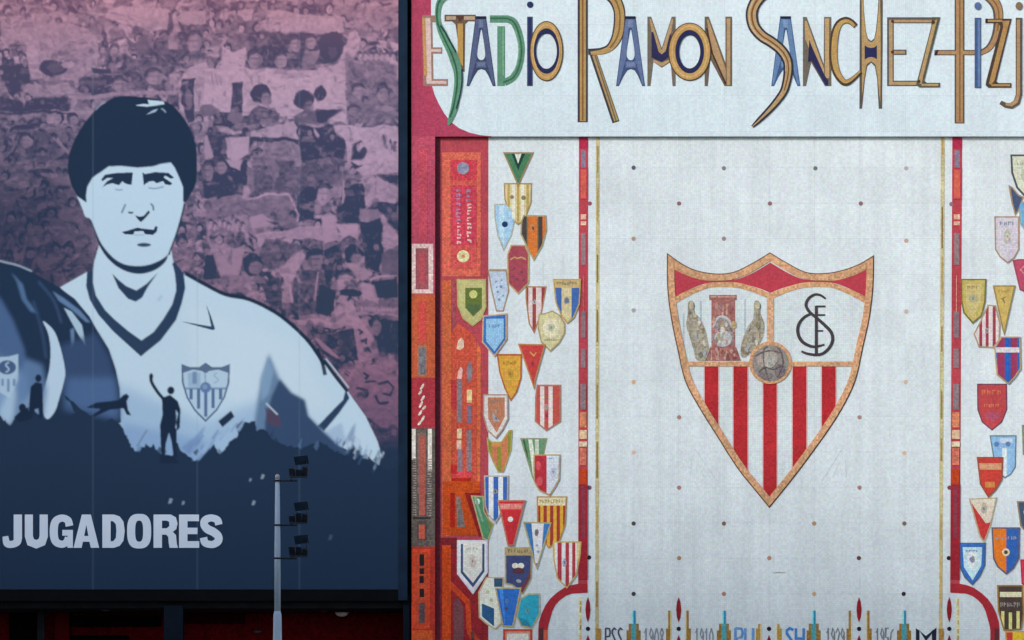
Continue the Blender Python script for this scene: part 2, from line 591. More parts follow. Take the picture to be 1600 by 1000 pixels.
letter('tan letter N after the wide O', [
    ('letter', '6c5e50', [[(1101, 26), (1107.5, 26), (1133.4, 98), (1133.4, 26), (1144, 26), (1144, 134.6), (1132, 134.6), (1110, 93), (1106, 134.6), (1101, 134.6)]], ()),
    ('inlay', 'b0926a', [rect(1135.5, 29, 1141, 133), [(1104.5, 30), (1107.5, 32), (1134, 108), (1134, 128), (1112, 86)]], ()),
    ('inlay', '4a3030', stroke([(1104, 44), (1113, 84), (1134, 131)], 2.6), ())])
up()
letter_o(1077.5, 81, 33.5, 45.5, 'wide tan letter O with navy inner ring between M and N', 22.5, 34, 16.5, 26)
down()
# S A N C H E Z -
letter_a(1228, 'light blue letter A crossed by the long S', '6484ae', '425b86', '7b99c0')
letter('tan letter N with navy wedge beside the letter C', [
    ('letter', '6e665c', [[(1254.5, 26.5), (1260.5, 26.5), (1287, 100), (1287.5, 26.5), (1299, 26.5), (1299, 134.6), (1289, 134.6), (1267.5, 98), (1259.5, 134.6), (1254.5, 134.6)]], ()),
    ('inlay', 'bd9d70', [rect(1289, 29, 1295.5, 122), [(1257.5, 33), (1260.5, 33), (1287.5, 108), (1287.5, 118), (1270, 92), (1258, 60)]], ()),
    ('inlay', '2c2c56', [[(1264.5, 62), (1268, 72), (1288, 117), (1294, 126), (1294, 134), (1289.5, 133), (1268, 95), (1262.5, 97)]], ())])
up()
S2 = [(1212, -18, 14), (1198, -12, 17), (1185, -2, 19), (1177, 11, 19), (1174.5, 25, 19), (1178.5, 42, 18.5), (1190, 56, 18), (1204, 65, 17.5), (1217, 75, 17), (1226, 86, 16.5),
      (1231, 98, 15.5), (1231.5, 112, 15), (1229.5, 126, 14), (1225, 142, 13), (1215, 157, 12), (1202, 172, 10.5), (1187, 187, 8.5), (1175.5, 198, 4.5)]
letter('long tan letter S with dark edge and slanting tail', [
    ('letter', '34323c', stroke(S2, None, True, 4), ()),
    ('inlay', 'b2966e', stroke([(x, y, max(1.5, w_ - 6.0)) for x, y, w_ in S2], None, True, 4), ()),
    ('inlay', '7c5424', stroke([(x, y, 3.2 - 0.12 * i) for i, (x, y, w_) in enumerate(S2[:14])], None, True, 4), ()),
    ('inlay', 'cbb29a', stroke([(x, y) for x, y, w_ in S2[:12]], 1.4, True, 4, off=4), ())])
letter('golden letter C thick on the side by N', [
    ('letter', '4e3e30', stroke([(1337, 41, 8), (1330, 34.5, 9), (1321, 31.5, 10), (1311, 37, 11), (1305, 51, 12.5), (1302, 75, 13), (1302.5, 95, 13), (1306.5, 112, 12), (1313.5, 124, 11),
                                (1321, 129.5, 10), (1331, 125, 8), (1345, 112, 6)], None, True), ()),
    ('inlay', 'b9975c', stroke([(1335, 41, 4), (1329, 35.5, 5), (1321, 33, 5.5), (1312, 38.5, 7), (1306, 52, 8.5), (1303.5, 75, 9), (1304, 95, 9), (1308, 112, 8), (1314.5, 123, 6.5),
                                (1321.5, 128, 5), (1331, 123.5, 4), (1344, 111.5, 3)], None, True), ())])
down()
letter('tall tan letter H with navy square in its bar', [
    ('letter', '5f5850', [[(1343.5, -40), (1348, -40), (1350, 18), (1353, 48), (1356, 60), (1361, 64), (1366, 60), (1368.5, 48), (1371.5, 18), (1374.5, -40), (1379.3, -40), (1379.3, 60), (1378.3, 170),
                           (1373, 170), (1370.5, 124), (1367, 104), (1361, 98), (1355, 104), (1351.5, 124), (1347, 170), (1342.8, 170)]], ()),
    ('inlay', 'b59868', [[(1346, -40), (1347.5, -40), (1349.5, 20), (1352.5, 50), (1356, 63), (1361, 66.5), (1366, 63), (1369.5, 50), (1372.5, 20), (1375, -20), (1376, 50), (1376, 100), (1375.5, 160),
                          (1374, 150), (1371.5, 122), (1368, 101), (1361, 95.5), (1354, 101), (1350.5, 122), (1347, 150), (1346.5, 90)]], ()),
    ('inlay', '2a2c58', [[(1351, 71), (1356, 74), (1361, 75), (1366, 74), (1370, 71), (1370, 93), (1366, 90), (1361, 89), (1356, 90), (1351, 93)]], ())])
letter('tan letter E joined to the following Z', [
    ('letter', '5c5a5e', [rect(1386, 27, 1396.5, 134.6), rect(1386, 27, 1460, 36.5), rect(1394, 77.5, 1416.5, 86), rect(1386, 126, 1436, 134.6)], ()),
    ('inlay', 'b0946a', [rect(1389.2, 31.5, 1394.8, 132), rect(1389.2, 31, 1458, 35), rect(1394, 79.5, 1414, 84), rect(1389.2, 128, 1434, 132.6)], ()),
    ('inlay', '6a2c28', [ell(1394.5, 81.5, 2.6), ell(1394.5, 33.5, 2.4)], ())])
up()
letter('tan letter Z ending in the dash', [
    ('letter', '5c5648', [[(1456, 27), (1469, 27), (1444, 126), (1448, 129.5), (1468.5, 129.5), (1468.5, 136.5), (1436, 136.5), (1431.5, 132), (1455, 41)]], ()),
    ('inlay', 'b4986c', [[(1458, 34), (1464.5, 30), (1441.5, 122), (1440, 132), (1434, 130)], rect(1440, 131.2, 1466, 134.6)], ()),
    ('inlay', '4e3a20', [ell(1458, 35, 2.8), ell(1435.5, 127.5, 2.6)], ())])
down()
# P I Z J (and the start of U beyond the edge)
letter('tall tan letter P with crossbar reaching back to Z', [
    ('letter', '5e5450', [rect(1491.5, -40, 1507, 193), rect(1460, 78, 1536, 86.5)] + stroke([(1512, -20, 14), (1535, -12, 16), (1549, -2, 17), (1558, 12, 16.5), (1560, 29, 15.5), (1558, 48, 14),
                         (1552.5, 64, 12), (1544, 76, 10.5), (1533, 82, 8.6)], None, True), ()),
    ('inlay', 'ab8760', [rect(1494, -40, 1504.6, 191.5), rect(1465, 79.6, 1536, 85)] + stroke([(1512, -20, 10), (1535, -12, 11), (1550, -2, 12), (1559, 12, 11.5), (1561, 29, 10.5), (1559, 48, 9),
                         (1553, 64.5, 7.5), (1544.5, 76.5, 6.5), (1534, 82.3, 5.4)], None, True), ()),
    ('inlay', '8a6236', stroke([(1535, -12), (1549, -2), (1558.6, 12), (1560.6, 29), (1558.4, 48)], 2.2, True) + [rect(1498.5, -40, 1500.5, 190)], ()),
    ('inlay', '2c2a34', [[(1464, 78), (1466.5, 78), (1463, 86.5), (1459.5, 86.5)]], ())])
up()
letter('blue letter i with round dot inside the letter P', [
    ('letter', '435d8a', [rect(1522.8, 28, 1532.4, 137.5)], ()),
    ('inlay', '6680ac', [rect(1527.5, 31, 1531.4, 136)], ()),
    ('dot', '56709c', [ell(1527.6, 9.6, 5.2, 6)], ())])
letter('tan letter z overlapping the bowl of P', [
    ('letter', '4c3e36', [[(1539.5, 29.5), (1580.5, 29.5), (1579, 35), (1556.5, 127), (1560, 130), (1580, 130), (1580, 137), (1544, 137), (1540, 133), (1541, 126), (1563, 42), (1560, 36), (1539.5, 36)]], ()),
    ('inlay', 'b08a56', [[(1566, 33), (1577.5, 32.5), (1554, 125), (1549, 133), (1545, 131), (1567.5, 42)], rect(1543, 31.2, 1566, 34.4), rect(1549, 131.8, 1578, 135)], ()),
    ('inlay', '2a2028', [rect(1539.5, 29.5, 1543, 36)], ())])
letter('tan letter j with round dot and hooked foot', [
    ('letter', '5e5248', stroke([(1592, 28, 10), (1592, 90, 10), (1592, 148, 10), (1588.5, 160, 10), (1580, 165.5, 9), (1571, 164.5, 7.5), (1563, 160, 6)], None, False), ()),
    ('inlay', 'ac8a64', stroke([(1591, 31, 5), (1591, 90, 5), (1591, 147, 5.4), (1587.5, 159, 5.4), (1580, 163.8, 5), (1571, 163, 4)], None, False), ()),
    ('dot', '7d6c54', [ell(1592, 9.6, 5.4, 6.2)], ())])
down()
letter('tan letter U past the letter j', [
    ('letter', '6c5c54', stroke([(1606, 27), (1606, 110), (1612, 126), (1624, 130), (1636, 126), (1642, 110), (1642, 27)], 10), ()),
    ('inlay', 'c09a72', stroke([(1606, 30), (1606, 110), (1612, 126), (1624, 130), (1636, 126), (1642, 110), (1642, 30)], 5), ())])

# ================================================================== red pier (proud strip beside the banner)
pier = thing('mosaic_pier', 'tall red and orange mosaic strip between the banner and the pennant wall', 'pier', (hw(661, 0, 0).x, -0.1, 0.13))
YB = 1291
slab('crown_field', [(642.8, -130), (673.5, -130)] + corner[1:] + [(768, 213.2), (679.8, 213.2), (642.8, 213.2)], tile_mat('b24360', var=0.14, stain=0.16), HD + 0.002, 0.3, pier, wfun=hw)
def pf(name, polys, hx, k=1, label=None, var=0.16, subs=(), gold=False):
    fl = polys if isinstance(polys[0][0], (int, float)) else [p for q in polys for p in q]
    yy = [min(p[1], 1000) for p in fl]
    hx = adj(hx, (min(yy) + max(yy)) / 2, 1.12)
    m = gold_mat(hx) if gold else tile_mat(hx, var=var + 0.06, stain=0.2)
    return slab(name, polys, m, HD + (0.002 if k == 0 else 0.002 + 0.004 * k), 0.3 if k == 0 else 0.0035, pier, label, subs=subs, wfun=hw)
pf('crimson_field', rect(642.8, 213.2, 679.8, 460), 'b04a62', 0)
pf('inlay', rect(654, 232, 668, 376), 'b84a5c', 1)
pf('border', rect(643.5, 381, 677, 458.5), 'e2bcb8', 1, 'sparkling pale pink frame', subs=[rect(649.5, 388, 669.5, 452)], gold=True)
pf('inlay', rect(649.8, 388.3, 669.2, 451.7), '97525c', 1)
pf('inlay', rect(655, 396, 664, 444), 'b24d56', 2)
pf('orange_field', rect(642.8, 460, 679.8, 590), 'c05a3c', 0)
pf('inlay', rect(654, 470, 666, 535), 'cc4c48', 1)
pf('inlay', rect(652, 539, 667, 588), 'a8725c', 1)
pf('inlay', rect(654.5, 544, 664, 585), '74757c', 2, 'grey slab', var=0.3)
pf('red_field', rect(642.8, 590, 679.8, 669), 'a83440', 0)
scr = []
for x, y, h in ((660, 604, 9), (657, 613, 7), (661, 622, 8), (658, 632, 10), (663, 637, 6), (657, 645, 8), (661, 654, 9), (656, 661, 6)):
    scr += stroke([(x - 3, y + h / 2, 2.5), (x, y, 4), (x + 2, y - h / 2, 2)])
pf('lettering', scr, 'e6cdc0', 1, 'pale cursive writing running upwards', gold=True)
pf('stone_field', rect(642.8, 669, 679.8, 854), '5e5450', 0, var=0.3)
pf('border', [rect(643.6, 670, 649.5, 718), rect(668.5, 670, 675, 735)], 'ead2c6', 1, 'sparkling white side strips', gold=True)
pf('inlay', rect(652.5, 676, 666, 772), '7c6660', 1)
pf('inlay', rect(655, 682, 664.5, 805), 'a8594c', 2)
grey = []
for i in range(24):
    y = 716 + i * 3.8
    grey.append(rect(644 + rnd.random() * 2, y, 650.5, y + 1.7))
    grey.append(rect(667.5, y + 1, 675.5 - rnd.random() * 2, y + 2.8))
pf('striping', grey, '8d8480', 1, 'grey dashes', var=0.4)
pf('inlay', rect(651.5, 814, 667, 844), '4a4442', 1)
pf('inlay', rect(654.5, 820, 664, 842), 'b0503e', 2)
pf('inlay', rect(645, 808, 673, 811), '2e2a2c', 1)
pf('vermilion_field', rect(642.8, 854, 679.8, YB), '9c2c22', 0)
pf('border', rect(644, 858, 672, 982), 'b43c20', 1, subs=[rect(650, 864, 668, 976)])
pf('inlay', rect(650.3, 864.3, 667.7, 975.7), 'a83e28', 1)
pf('dashes', [rect(655.5, 866, 662.5, 884), rect(655.5, 888, 662.5, 897), rect(655.5, 900, 662, 911), rect(655.5, 920, 662.5, 933)], '241418', 2, 'column of black bars')
pf('inlay', rect(654.5, 942, 663.5, 973), '4c3c42', 2, 'dark grey slab', var=0.3)
pf('inlay', rect(644, 985, 676, 1030), 'a8441e', 1)
pf('inlay', [rect(650, 1050, 670, 1120), rect(650, 1140, 670, 1200)], 'b4482c', 1)

# ================================================================== mosaic wall (set back, with crest and pennants)
wall = thing('mosaic_wall', 'pale mosaic wall with the big red and white club crest and columns of pennants', 'wall', (W(1200, 0).x, 0, 0.13))
def wp(name, polys, hx, k=1, label=None, parent=None, gold=False, subs=(), clips=(), var=0.12, th=0.004, stain=0.08, size=0.042, gain=1.0):
    fl = polys if isinstance(polys[0][0], (int, float)) else [p for q in polys for p in q]
    yy = [min(p[1], 1000) for p in fl]
    hx = adj(hx, (min(yy) + max(yy)) / 2, gain)
    m = gold_mat(hx) if gold else tile_mat(hx, var=var, stain=stain, size=size)
    return slab(name, polys, m, 0.004 * k, th, parent or wall, label, subs=subs, clips=clips)
WALLW = tile_mat('d8e3e8', var=0.07, stain=0.08, grout=0.87, size=0.047, hue=0.065, streak=0.06)
slab('white_field', rect(763.2, 190, 1960, YB), WALLW, 0.0, 0.4, wall)
# ---- red side field
slab('red_field', rect(677, 190, 763.2, YB), tile_mat('b64a56', var=0.16, stain=0.16), 0.0, 0.4, wall)
def rf(name, polys, hx, k=1, label=None, **kw):
    return wp(name, polys, hx, k, label, var=0.26, stain=0.2, gain=1.16, **kw)
rf('border', rect(691, 238, 751, 432), 'cf6650', 1, 'orange frame', subs=[rect(704, 250, 745, 420)])
rf('inlay', rect(704.3, 250.3, 744.7, 282), 'c8404f', 1)
rf('inlay', rect(704.3, 282, 744.7, 290), 'c8584f', 1)
rf('inlay', rect(704.3, 290, 744.7, 383), 'c43f55', 1)
rf('inlay', rect(704.3, 383, 744.7, 419.7), 'ca5450', 1)
rf('disc', ell(723.5, 263, 9.5), '8b8fa6', 2, 'blue grey disc')
rf('disc', ell(723.8, 400.5, 9.5), 'f0cfa0', 2, 'glittering gold disc', gold=True)
rf('disc', ell(723.8, 400.5, 3), 'c89860', 3)
def vtext(x, y0, y1, hx, lab):
    """upright writing too worn to read: uneven strokes with gaps"""
    p = []
    y = y0
    while y < y1:
        h = rnd.uniform(2.6, 6.5)
        a, b = rnd.random(), rnd.random()
        xo = rnd.uniform(-0.6, 0.8)
        p.append([(x + xo, y), (x + xo + rnd.uniform(3, 7.5), y + rnd.uniform(0, 1)), (x + xo + rnd.uniform(3, 7.5), y + h * 0.5), (x + xo + 1, y + h * rnd.uniform(.5, .9))])
        if a > 0.4:
            p.append(rect(x + xo, y + h * .3, x + xo + 2.4, y + h))
        if b > 0.5:
            p.append(rect(x + 4.5 + xo, y + h * .2, x + 6.8 + xo, y + h * rnd.uniform(.6, 1)))
        y += h + rnd.choice([0.6, 1.0, 1.6, 3.0])
    rf('lettering', p, hx, 2, lab)
vtext(713, 296, 345, '9a80a0', 'mauve upright writing')
vtext(714, 348, 381, 'dfa8a8', 'pink upright writing')
vtext(729, 296, 316, '93809a', 'mauve upright writing')
vtext(729.5, 318, 381, 'e4b8b0', 'pale pink upright writing')
rf('stripe', rect(680.2, 190, 688, YB), '6c2636', 1, 'dark maroon shade painted along the pier')  # the pier's shade on the set-back wall, put into the colour
# lower part of the red field
rf('stripe', rect(691, 438, 705, 838), 'c1603c', 1, 'orange stripe')
rf('stripe', rect(706, 436, 712, 516), 'a04c54', 1)
rf('inlay', [(705.3, 520), (716, 505), (735, 519), (744, 530), (745, 556), (745, 835), (705.3, 835)], 'c0503c', 1)
rf('stripe', [(745.3, 534), (751, 545), (751, 640), (750, 762), (745.3, 762)], 'c9663f', 1)
rf('inlay', [(713, 545), (716, 532), (721, 527), (725, 533), (724.5, 543), (719, 547)], 'f0bca4', 2, 'pale pink flame', gold=True)
rf('inlay', [(714, 592), (716, 580), (720, 573), (723, 577), (721.5, 592)], 'eaaaa4', 2, gold=True)
rf('inlay', [(729, 575), (732, 567), (736, 566), (738.5, 577), (737, 592), (733, 599), (729.5, 592)], '837884', 2, 'grey spindle')
rf('inlay', rect(704.5, 594, 713, 640), 'b0343a', 2)
rf('inlay', [rect(714, 594, 722, 660)], '87757e', 2, 'grey upright bar')
rf('inlay', rect(715, 702, 722.5, 737), '84707a', 2)
rf('inlay', rect(729.5, 609, 737.5, 629), 'f0c08c', 2, 'glittering gold bar', gold=True)
rf('inlay', rect(729.5, 633, 737, 661), '7c6a80', 2)
rf('inlay', [rect(714, 670, 721.5, 685), ], 'f4bc98', 2, gold=True)
rf('inlay', [rect(713.5, 688, 721, 702)], 'f2b49c', 2, gold=True)
rf('inlay', rect(729, 672, 737, 736), '85747a', 2, 'grey upright bar')
rf('inlay', rect(706, 737, 738, 746), 'c4424a', 2)
rf('inlay', rect(704, 726, 713, 740), 'b02424', 3)
rf('inlay', rect(706, 747, 736, 752), 'a8220e', 2)
rf('stripe', rect(692, 752, 750, 836), 'ae4416', 2, 'deep orange block')
rf('inlay', rect(703.5, 770, 710.5, 824), '9e1c12', 3)
rf('inlay', [(712.5, 776), (719, 776), (727, 824), (714, 824)], '7a6560', 3, 'grey wedge')
rf('inlay', [(716, 796), (721, 796), (724.5, 820), (715.5, 820)], '66605e', 4)
rf('inlay', [(726, 770), (751, 770), (751, 838), (748, 838)], '7e1c1c', 3)
rf('inlay', [rect(680, 840, 714, 858)], '6e1c24', 2)
rf('inlay', [(680, 852), (745, 852), (762, 960), (762, YB), (680, YB)], '7c1e24', 1, subs=())
rf('stripe', rect(691, 852, 704.5, YB), 'ac3c14', 2, 'orange stripe')
rf('stripe', [(704.6, 908), (735, 938), (737, 985), (750, 1000), (750, YB), (743, YB), (736, 1000), (729.5, 988), (727, 943), (704.6, 921)], 'a83a1c', 2, 'orange bent stripe')
rf('inlay', [(709, 938), (716, 934), (724, 950), (725, 972), (722, 1060), (709, 1060)], '5e363c', 2, 'dark grey upright panel')
rf('inlay', rect(736, 987, 741, 1060), '503030', 3)
rf('stripe', rect(680.5, 760, 684, YB), '6a1a26', 2)  # darker lower run of the shade painted along the pier

# ---- red banding beside the crest field
def band(xt0, xt1, xb0, xb1, segs, label, yb):
    def xs(y):
        t = (y - 205) / (925 - 205)
        return xt0 + (xb0 - xt0) * t, xt1 + (xb1 - xt1) * t
    def q(y0, y1, ins=0.0):
        a0, a1 = xs(y0)
        b0, b1 = xs(y1)
        return [(a0 + ins, y0), (a1 - ins, y0), (b1 - ins, y1), (b0 + ins, y1)]
    b = wp('band', q(190, yb), 'ba4450', 1, label, var=0.16, stain=0.16)
    for n_, (y0, y1, ins, hx, g) in enumerate(segs):
        wp('inlay', q(y0, y1, ins), hx, 2 + n_ * 0.2, None, b, gold=g, var=0.2)
    return b
SEG = [(190, 232, 0, 'b52c4e', 0), (235, 262, 3.6, '8c7c94', 0), (265, 310, 3, 'd26450', 0), (262, 312, 0.0, 'b83c50', 0), (335, 343, 3, 'e8b49c', 1), (346, 352, 3, 'e8b49c', 1),
       (364, 414, 3.5, '967a80', 0), (430, 490, 7, 'e6a08c', 1), (487, 528, 3.5, '8c727c', 0), (545, 575, 3.5, '927880', 0), (600, 640, 3, '8f7d84', 0),
       (644, 668, 2, 'd88864', 1), (672, 686, 1.5, 'f0c09c', 1), (690, 698, 1, 'f4d0b0', 1), (700, 727, 2, 'cc7660', 1), (733, 757, 1.5, 'bc4420', 0), (757, 905, 0, '96222e', 0), (760, 840, 4.5, '83384a', 0)]
SEG[2], SEG[3] = SEG[3], SEG[2]
b1 = band(904.6, 919, 903.4, 918, SEG, 'red mosaic band nearer to the banner', 926)
b2 = band(1488, 1503.5, 1484.6, 1499.5, SEG, 'red mosaic band on the far side of the crest', 926)
def mirror(p, c=1201.4):
    return [(2 * c - x, y) for x, y in p]
arcp = [(903.5, 912), (893, 914), (882, 918), (870, 926), (860, 935), (852, 946), (846, 959), (842, 972), (841, 985), (841, 1100), (855.5, 1100), (855.5, 985), (857, 976), (863, 955), (868, 945), (875, 937.5),
        (884, 931), (894, 927.5), (918, 926), (918, 912)]
wp('curved_band', arcp, '95242f', 2)
wp('curved_band', mirror(arcp), '95242f', 2)
wp('inlay', [rect(842.5, 982, 849, 1060)], '4c2c30', 3)
wp('inlay', [rect(849.2, 984, 855, 1060)], 'b8503c', 3)
wp('inlay', mirror(rect(842.5, 982, 849, 1060)), '4c2c30', 3)
# gold lines
def gl(x0t, x1t, x0b, x1b, y0, y1):
    wp('gold_line', [(x0t, y0), (x1t, y0), (x1b, y1), (x0b, y1)], 'cabf96', 1, var=0.2, stain=0.2)
    e = 2.4
    for i in range(9):
        ya = y0 + (y1 - y0) * (i / 9 + rnd.random() * 0.05)
        yb_ = ya + (y1 - y0) * rnd.uniform(0.04, 0.09)
        ta, tb = (ya - y0) / (y1 - y0), (yb_ - y0) / (y1 - y0)
        xa = x0t + (x0b - x0t) * ta
        xb = x0t + (x0b - x0t) * tb
        wp('fleck', [(xa + 1.6, ya), (xa + 1.6 + e, ya), (xb + 1.6 + e, yb_), (xb + 1.6, yb_)], rnd.choice(['9c8450', 'ac9258', '8c7444', 'b89c60']), 2)
gl(931, 936.8, 929.6, 935.6, 190, 1060)
gl(1470, 1476.5, 1466.5, 1472, 190, 1060)
gl(904, 908.5, 904, 908.5, 933, 1060)
gl(1494, 1498.4, 1494, 1498.4, 935, 1060)
# dots
DK, PK, PO = '5c606e', 'a08078', 'd8c0a4'
dots = [(990, 262, DK), (1131, 263, '80848c'), (1274, 263, '747880'), (1416, 263, 'b8aca4'), (1061, 318, '8c6c70'), (1203, 318, '94706c'), (1345, 318, '8c7070'),
        (990, 373, 'b09c84'), (1131, 373, 'a08c90'), (1416, 376, 'c0a490'), (990, 485, 'a8a8a8'), (1416, 487, 'c8b8ac'), (990, 597, 'd8b48c'), (1415, 597, PO), (1061, 652, 'b0887c'), (1343, 652, 'b09088'),
        (990, 707, PO), (1413, 708, 'd8b89c'), (1061, 762, PK), (1343, 762, PK), (990, 818, '4c4444'), (1131, 818, '7a6254'), (1272, 818, 'a48468'), (1413, 818, '7c6258'), (1061, 872, 'a07c64'),
        (1202, 872, 'a87c64'), (1342, 872, '5c3c3c'), (990, 928, '3c3840'), (1131, 928, '9a7460'), (1272, 928, 'b89478'), (1412, 928, '30242c'), (921.5, 318, '9a5868'), (1486.5, 319, '98707c'),
        (920.3, 871, '281c28'), (1482.5, 872, '241c28'), (921, 762, '6a4c68'), (1483.5, 762, '804c50')]
for x, y, hx in dots:
    wp('dot', ell(x, y, 3.4, n=14), hx, 1, var=0.05)
# faint ghosts of old inlays, cracks
for pts in ([(1079, 745), (1080, 720), (1086, 702), (1121, 752)], [(1086, 742), (1090, 722), (1100, 745)], [(1322, 745), (1321, 720), (1315, 702), (1285, 750)], [(1315, 742), (1311, 722), (1301, 745)]):
    wp('faint_line', stroke(pts, 1.5), 'c9d5da', 1)
wp('crack', stroke([(1208, 895.5, 1), (1216, 894.5, 2.2), (1227, 895, 1)]), '8c9294', 1)
wp('crack', stroke([(764, 421, 1.4), (778, 421.5, 1.6), (792, 421, 1)]), 'a89890', 1)

# ---- crest
top = [(1042, 395), (1066, 412), (1089, 422.5), (1119, 427.4), (1147, 424.5), (1177, 410), (1203, 394.3), (1230, 410.5), (1258, 424.5), (1284, 427), (1312, 423), (1341, 413), (1365.6, 398.5)]
top = spline(top[:7], 4)[:-1] + spline(top[6:], 4)
rside = spline([(1365.6, 398.5), (1364.6, 449), (1359, 496), (1349, 542), (1337, 595), (1317, 637), (1295, 672), (1270, 707), (1240, 747), (1202, 794)], 4)
lside = spline([(1202, 794), (1180, 767), (1152, 732), (1120, 682), (1092, 637), (1070, 595), (1058, 545), (1048, 496), (1042.5, 449), (1042, 395)], 4)
crest_o = top + rside[1:] + lside[1:-1]
crest = wp('crest', crest_o, '6a5240', 2, 'large shield with red and white stripes, ball and monogram, edged in copper gold', var=0.2)
def cp(name, polys, hx, k, label=None, **kw):
    kw.setdefault('clips', [inset(crest_o, 1.5)])
    return wp(name, polys, hx, k, label, crest, **kw)
inner = inset(crest_o, 11.5)
cp('border', [inset(crest_o, 1.8)], 'd4a67e', 7, 'copper gold edging', gold=True, clips=(), subs=[inner], th=0.018)
cp('white_ground', [inset(crest_o, 9)], 'd6e0e5', 3, clips=(), var=0.07)
half = lambda c: [(2 * 1203.6 - x, y) for x, y in c]
red_t = spline([(1050, 419), (1066, 427.5), (1085, 434.5), (1103, 438), (1120, 438.8), (1137, 438.2), (1152, 436.4), (1166, 431.5), (1180, 424.5), (1203.6, 410.5)], 3)
red_b = spline([(1203.6, 458), (1190, 452), (1172, 446.5), (1150, 441.5), (1120, 441), (1103, 442.8), (1085, 449), (1070, 456.5), (1050, 469)], 3)
redp = red_t + red_b
cp('red_chief', [redp, half(redp), rect(1202, 412, 1205.2, 456)], 'bd4252', 4, 'crimson wavy band across the top', var=0.12)
arcs = [(1048, 473.5, 9), (1066, 463, 9), (1085, 454, 8), (1104, 447, 7.5), (1120, 444.8, 7.5), (1150, 445.5, 8), (1172, 451, 8), (1190, 457.5, 8.5), (1205, 464, 8.5)]
toprim = [(1050, 416, 6), (1075, 428, 6), (1100, 434.8, 6.5), (1120, 436, 6), (1142, 434.5, 6.5), (1165, 427.5, 6), (1185, 416, 6), (1203.6, 405, 6)]
cp('gold_rib', stroke(arcs, None, True) + [half(p) for p in stroke(arcs, None, True)], 'd4a67c', 5, 'copper arcs under the crimson band', gold=True)
cp('gold_rib', stroke(toprim, None, True) + [half(p) for p in stroke(toprim, None, True)], 'd4a67c', 5.5, 'copper rim over the crimson band', gold=True)
cp('gold_rib', [rect(1198.3, 464, 1208.8, 545)], 'd8ac88', 6, gold=True)
cp('gold_rib', [rect(1058, 565, 1350, 572.6)], 'd6a67e', 6, gold=True)
for x0, x1 in ((1101, 1122.3), (1146, 1168), (1192.6, 1213.5), (1238.4, 1260), (1284, 1305.6)):
    cp('stripe', [rect(x0, 572.8, x1, 800)], 'b52d33', 4, clips=[inset(crest_o, 6)], var=0.2, stain=0.2)
    cp('stripe_edge', [rect(x0 - 1.6, 573, x0, 800), rect(x1, 573, x1 + 1.6, 800)], 'd8b4b4', 4, clips=[inset(crest_o, 6)], var=0.05)
cp('ball_ring', [ell(1203.6, 567, 33.2, n=44)], 'd0a078', 8, 'copper ring', gold=True, th=0.02)
ball = cp('ball', [ell(1203.6, 567.5, 28.3, n=44)], '938c86', 9, 'grey football', var=0.22, stain=0.3)
for k, hx, p in ((10, 'a8a098', ell(1198, 560, 17, 15)), (12, 'b4aea4', ell(1202, 566, 10, 9)), (11, '7a7074', ell(1218, 580, 8, 11)), (11, '837a7c', ell(1195, 587, 12, 6)), (13, '98a49c', ell(1203, 569, 4, 4))):
    cp('ball_patch', [p], hx, k, var=0.25, clips=[ell(1203.6, 567.5, 27.5)])
seam = []
for pts in ([(1180, 556), (1192, 550), (1206, 548), (1220, 552)], [(1184, 582), (1194, 574), (1208, 577), (1222, 570)], [(1198, 541), (1192, 550), (1194, 574), (1200, 594)], [(1214, 543), (1220, 552), (1222, 570), (1214, 590)]):
    seam += stroke(pts, 1.3, True)
cp('ball_seam', seam, '746c6c', 14)
mono = stroke([(1290, 467, 3), (1282, 461.5, 3.6), (1273, 460.5, 4), (1263.5, 466.5, 4.6), (1259.3, 476.4, 4.8), (1263.5, 486, 4.6), (1273, 494.6, 4.6), (1286, 506, 5), (1298, 518.5, 5.2), (1301, 531, 5.2),
               (1295.6, 543.6, 5), (1285.8, 552.4, 4.6), (1274.6, 554.6, 4.4), (1260.6, 552.6, 4), (1252, 549, 3)], None, True)
mono += stroke([(1268, 490, 4), (1256.4, 496, 4.4), (1248, 507, 5), (1246.6, 520, 5.2), (1252, 532.4, 5.2), (1262, 539.4, 4.8), (1273, 542, 4), (1288, 538.6, 3)], None, True)
mono += [rect(1273, 478, 1277.8, 554), rect(1275, 477.5, 1289.5, 480.5), rect(1275, 491, 1289, 493.8), rect(1275, 515.8, 1286, 518.4)]
cp('monogram', mono, '453e42', 5, 'dark interlaced SFC monogram', var=0.2)
RB, GT = 'a8706a', 'a69e8e'
cp('tower', [rect(1108, 461, 1151, 469), rect(1111.5, 469, 1148.5, 542), [(1110, 542), (1150, 542), (1158, 564), (1101, 564)]], RB, 4, 'brick red tower', var=0.3)
cp('tower_trim', [rect(1110, 463, 1149, 465), rect(1122, 478, 1125, 492), rect(1128, 476, 1131, 492), rect(1134, 478, 1137, 492), rect(1110, 548, 1112.5, 563), rect(1121, 548, 1123.5, 563), rect(1134, 548, 1136.5, 563), rect(1146, 548, 1148.5, 563)], 'c0988c', 5, var=0.3)
cp('king', [spline([(1113, 522), (1117, 502), (1128, 492), (1140, 501), (1146, 522), (1144, 536), (1130, 543), (1115, 537)], 4, True)], '9c9694', 5, 'grey seated figure', var=0.3)
cp('king_robe', [spline([(1116, 528), (1122, 518), (1135, 517), (1143, 527), (1140, 538), (1129, 542), (1118, 538)], 3, True)], 'c2c4c2', 6, var=0.2)
cp('king_arch', stroke([(1114, 512, 3), (1119, 500, 4), (1128, 494.5, 4), (1138, 500, 4), (1144, 512, 3)], None, True), 'bcbec0', 6, var=0.2)
cp('king_face', [ell(1128.5, 507, 4, 5), rect(1124, 511, 1134, 517)], 'a89c84', 7, var=0.25)
cp('king_gold', [ell(1146.5, 508, 4, 6)], 'c4ac7c', 6, var=0.3)
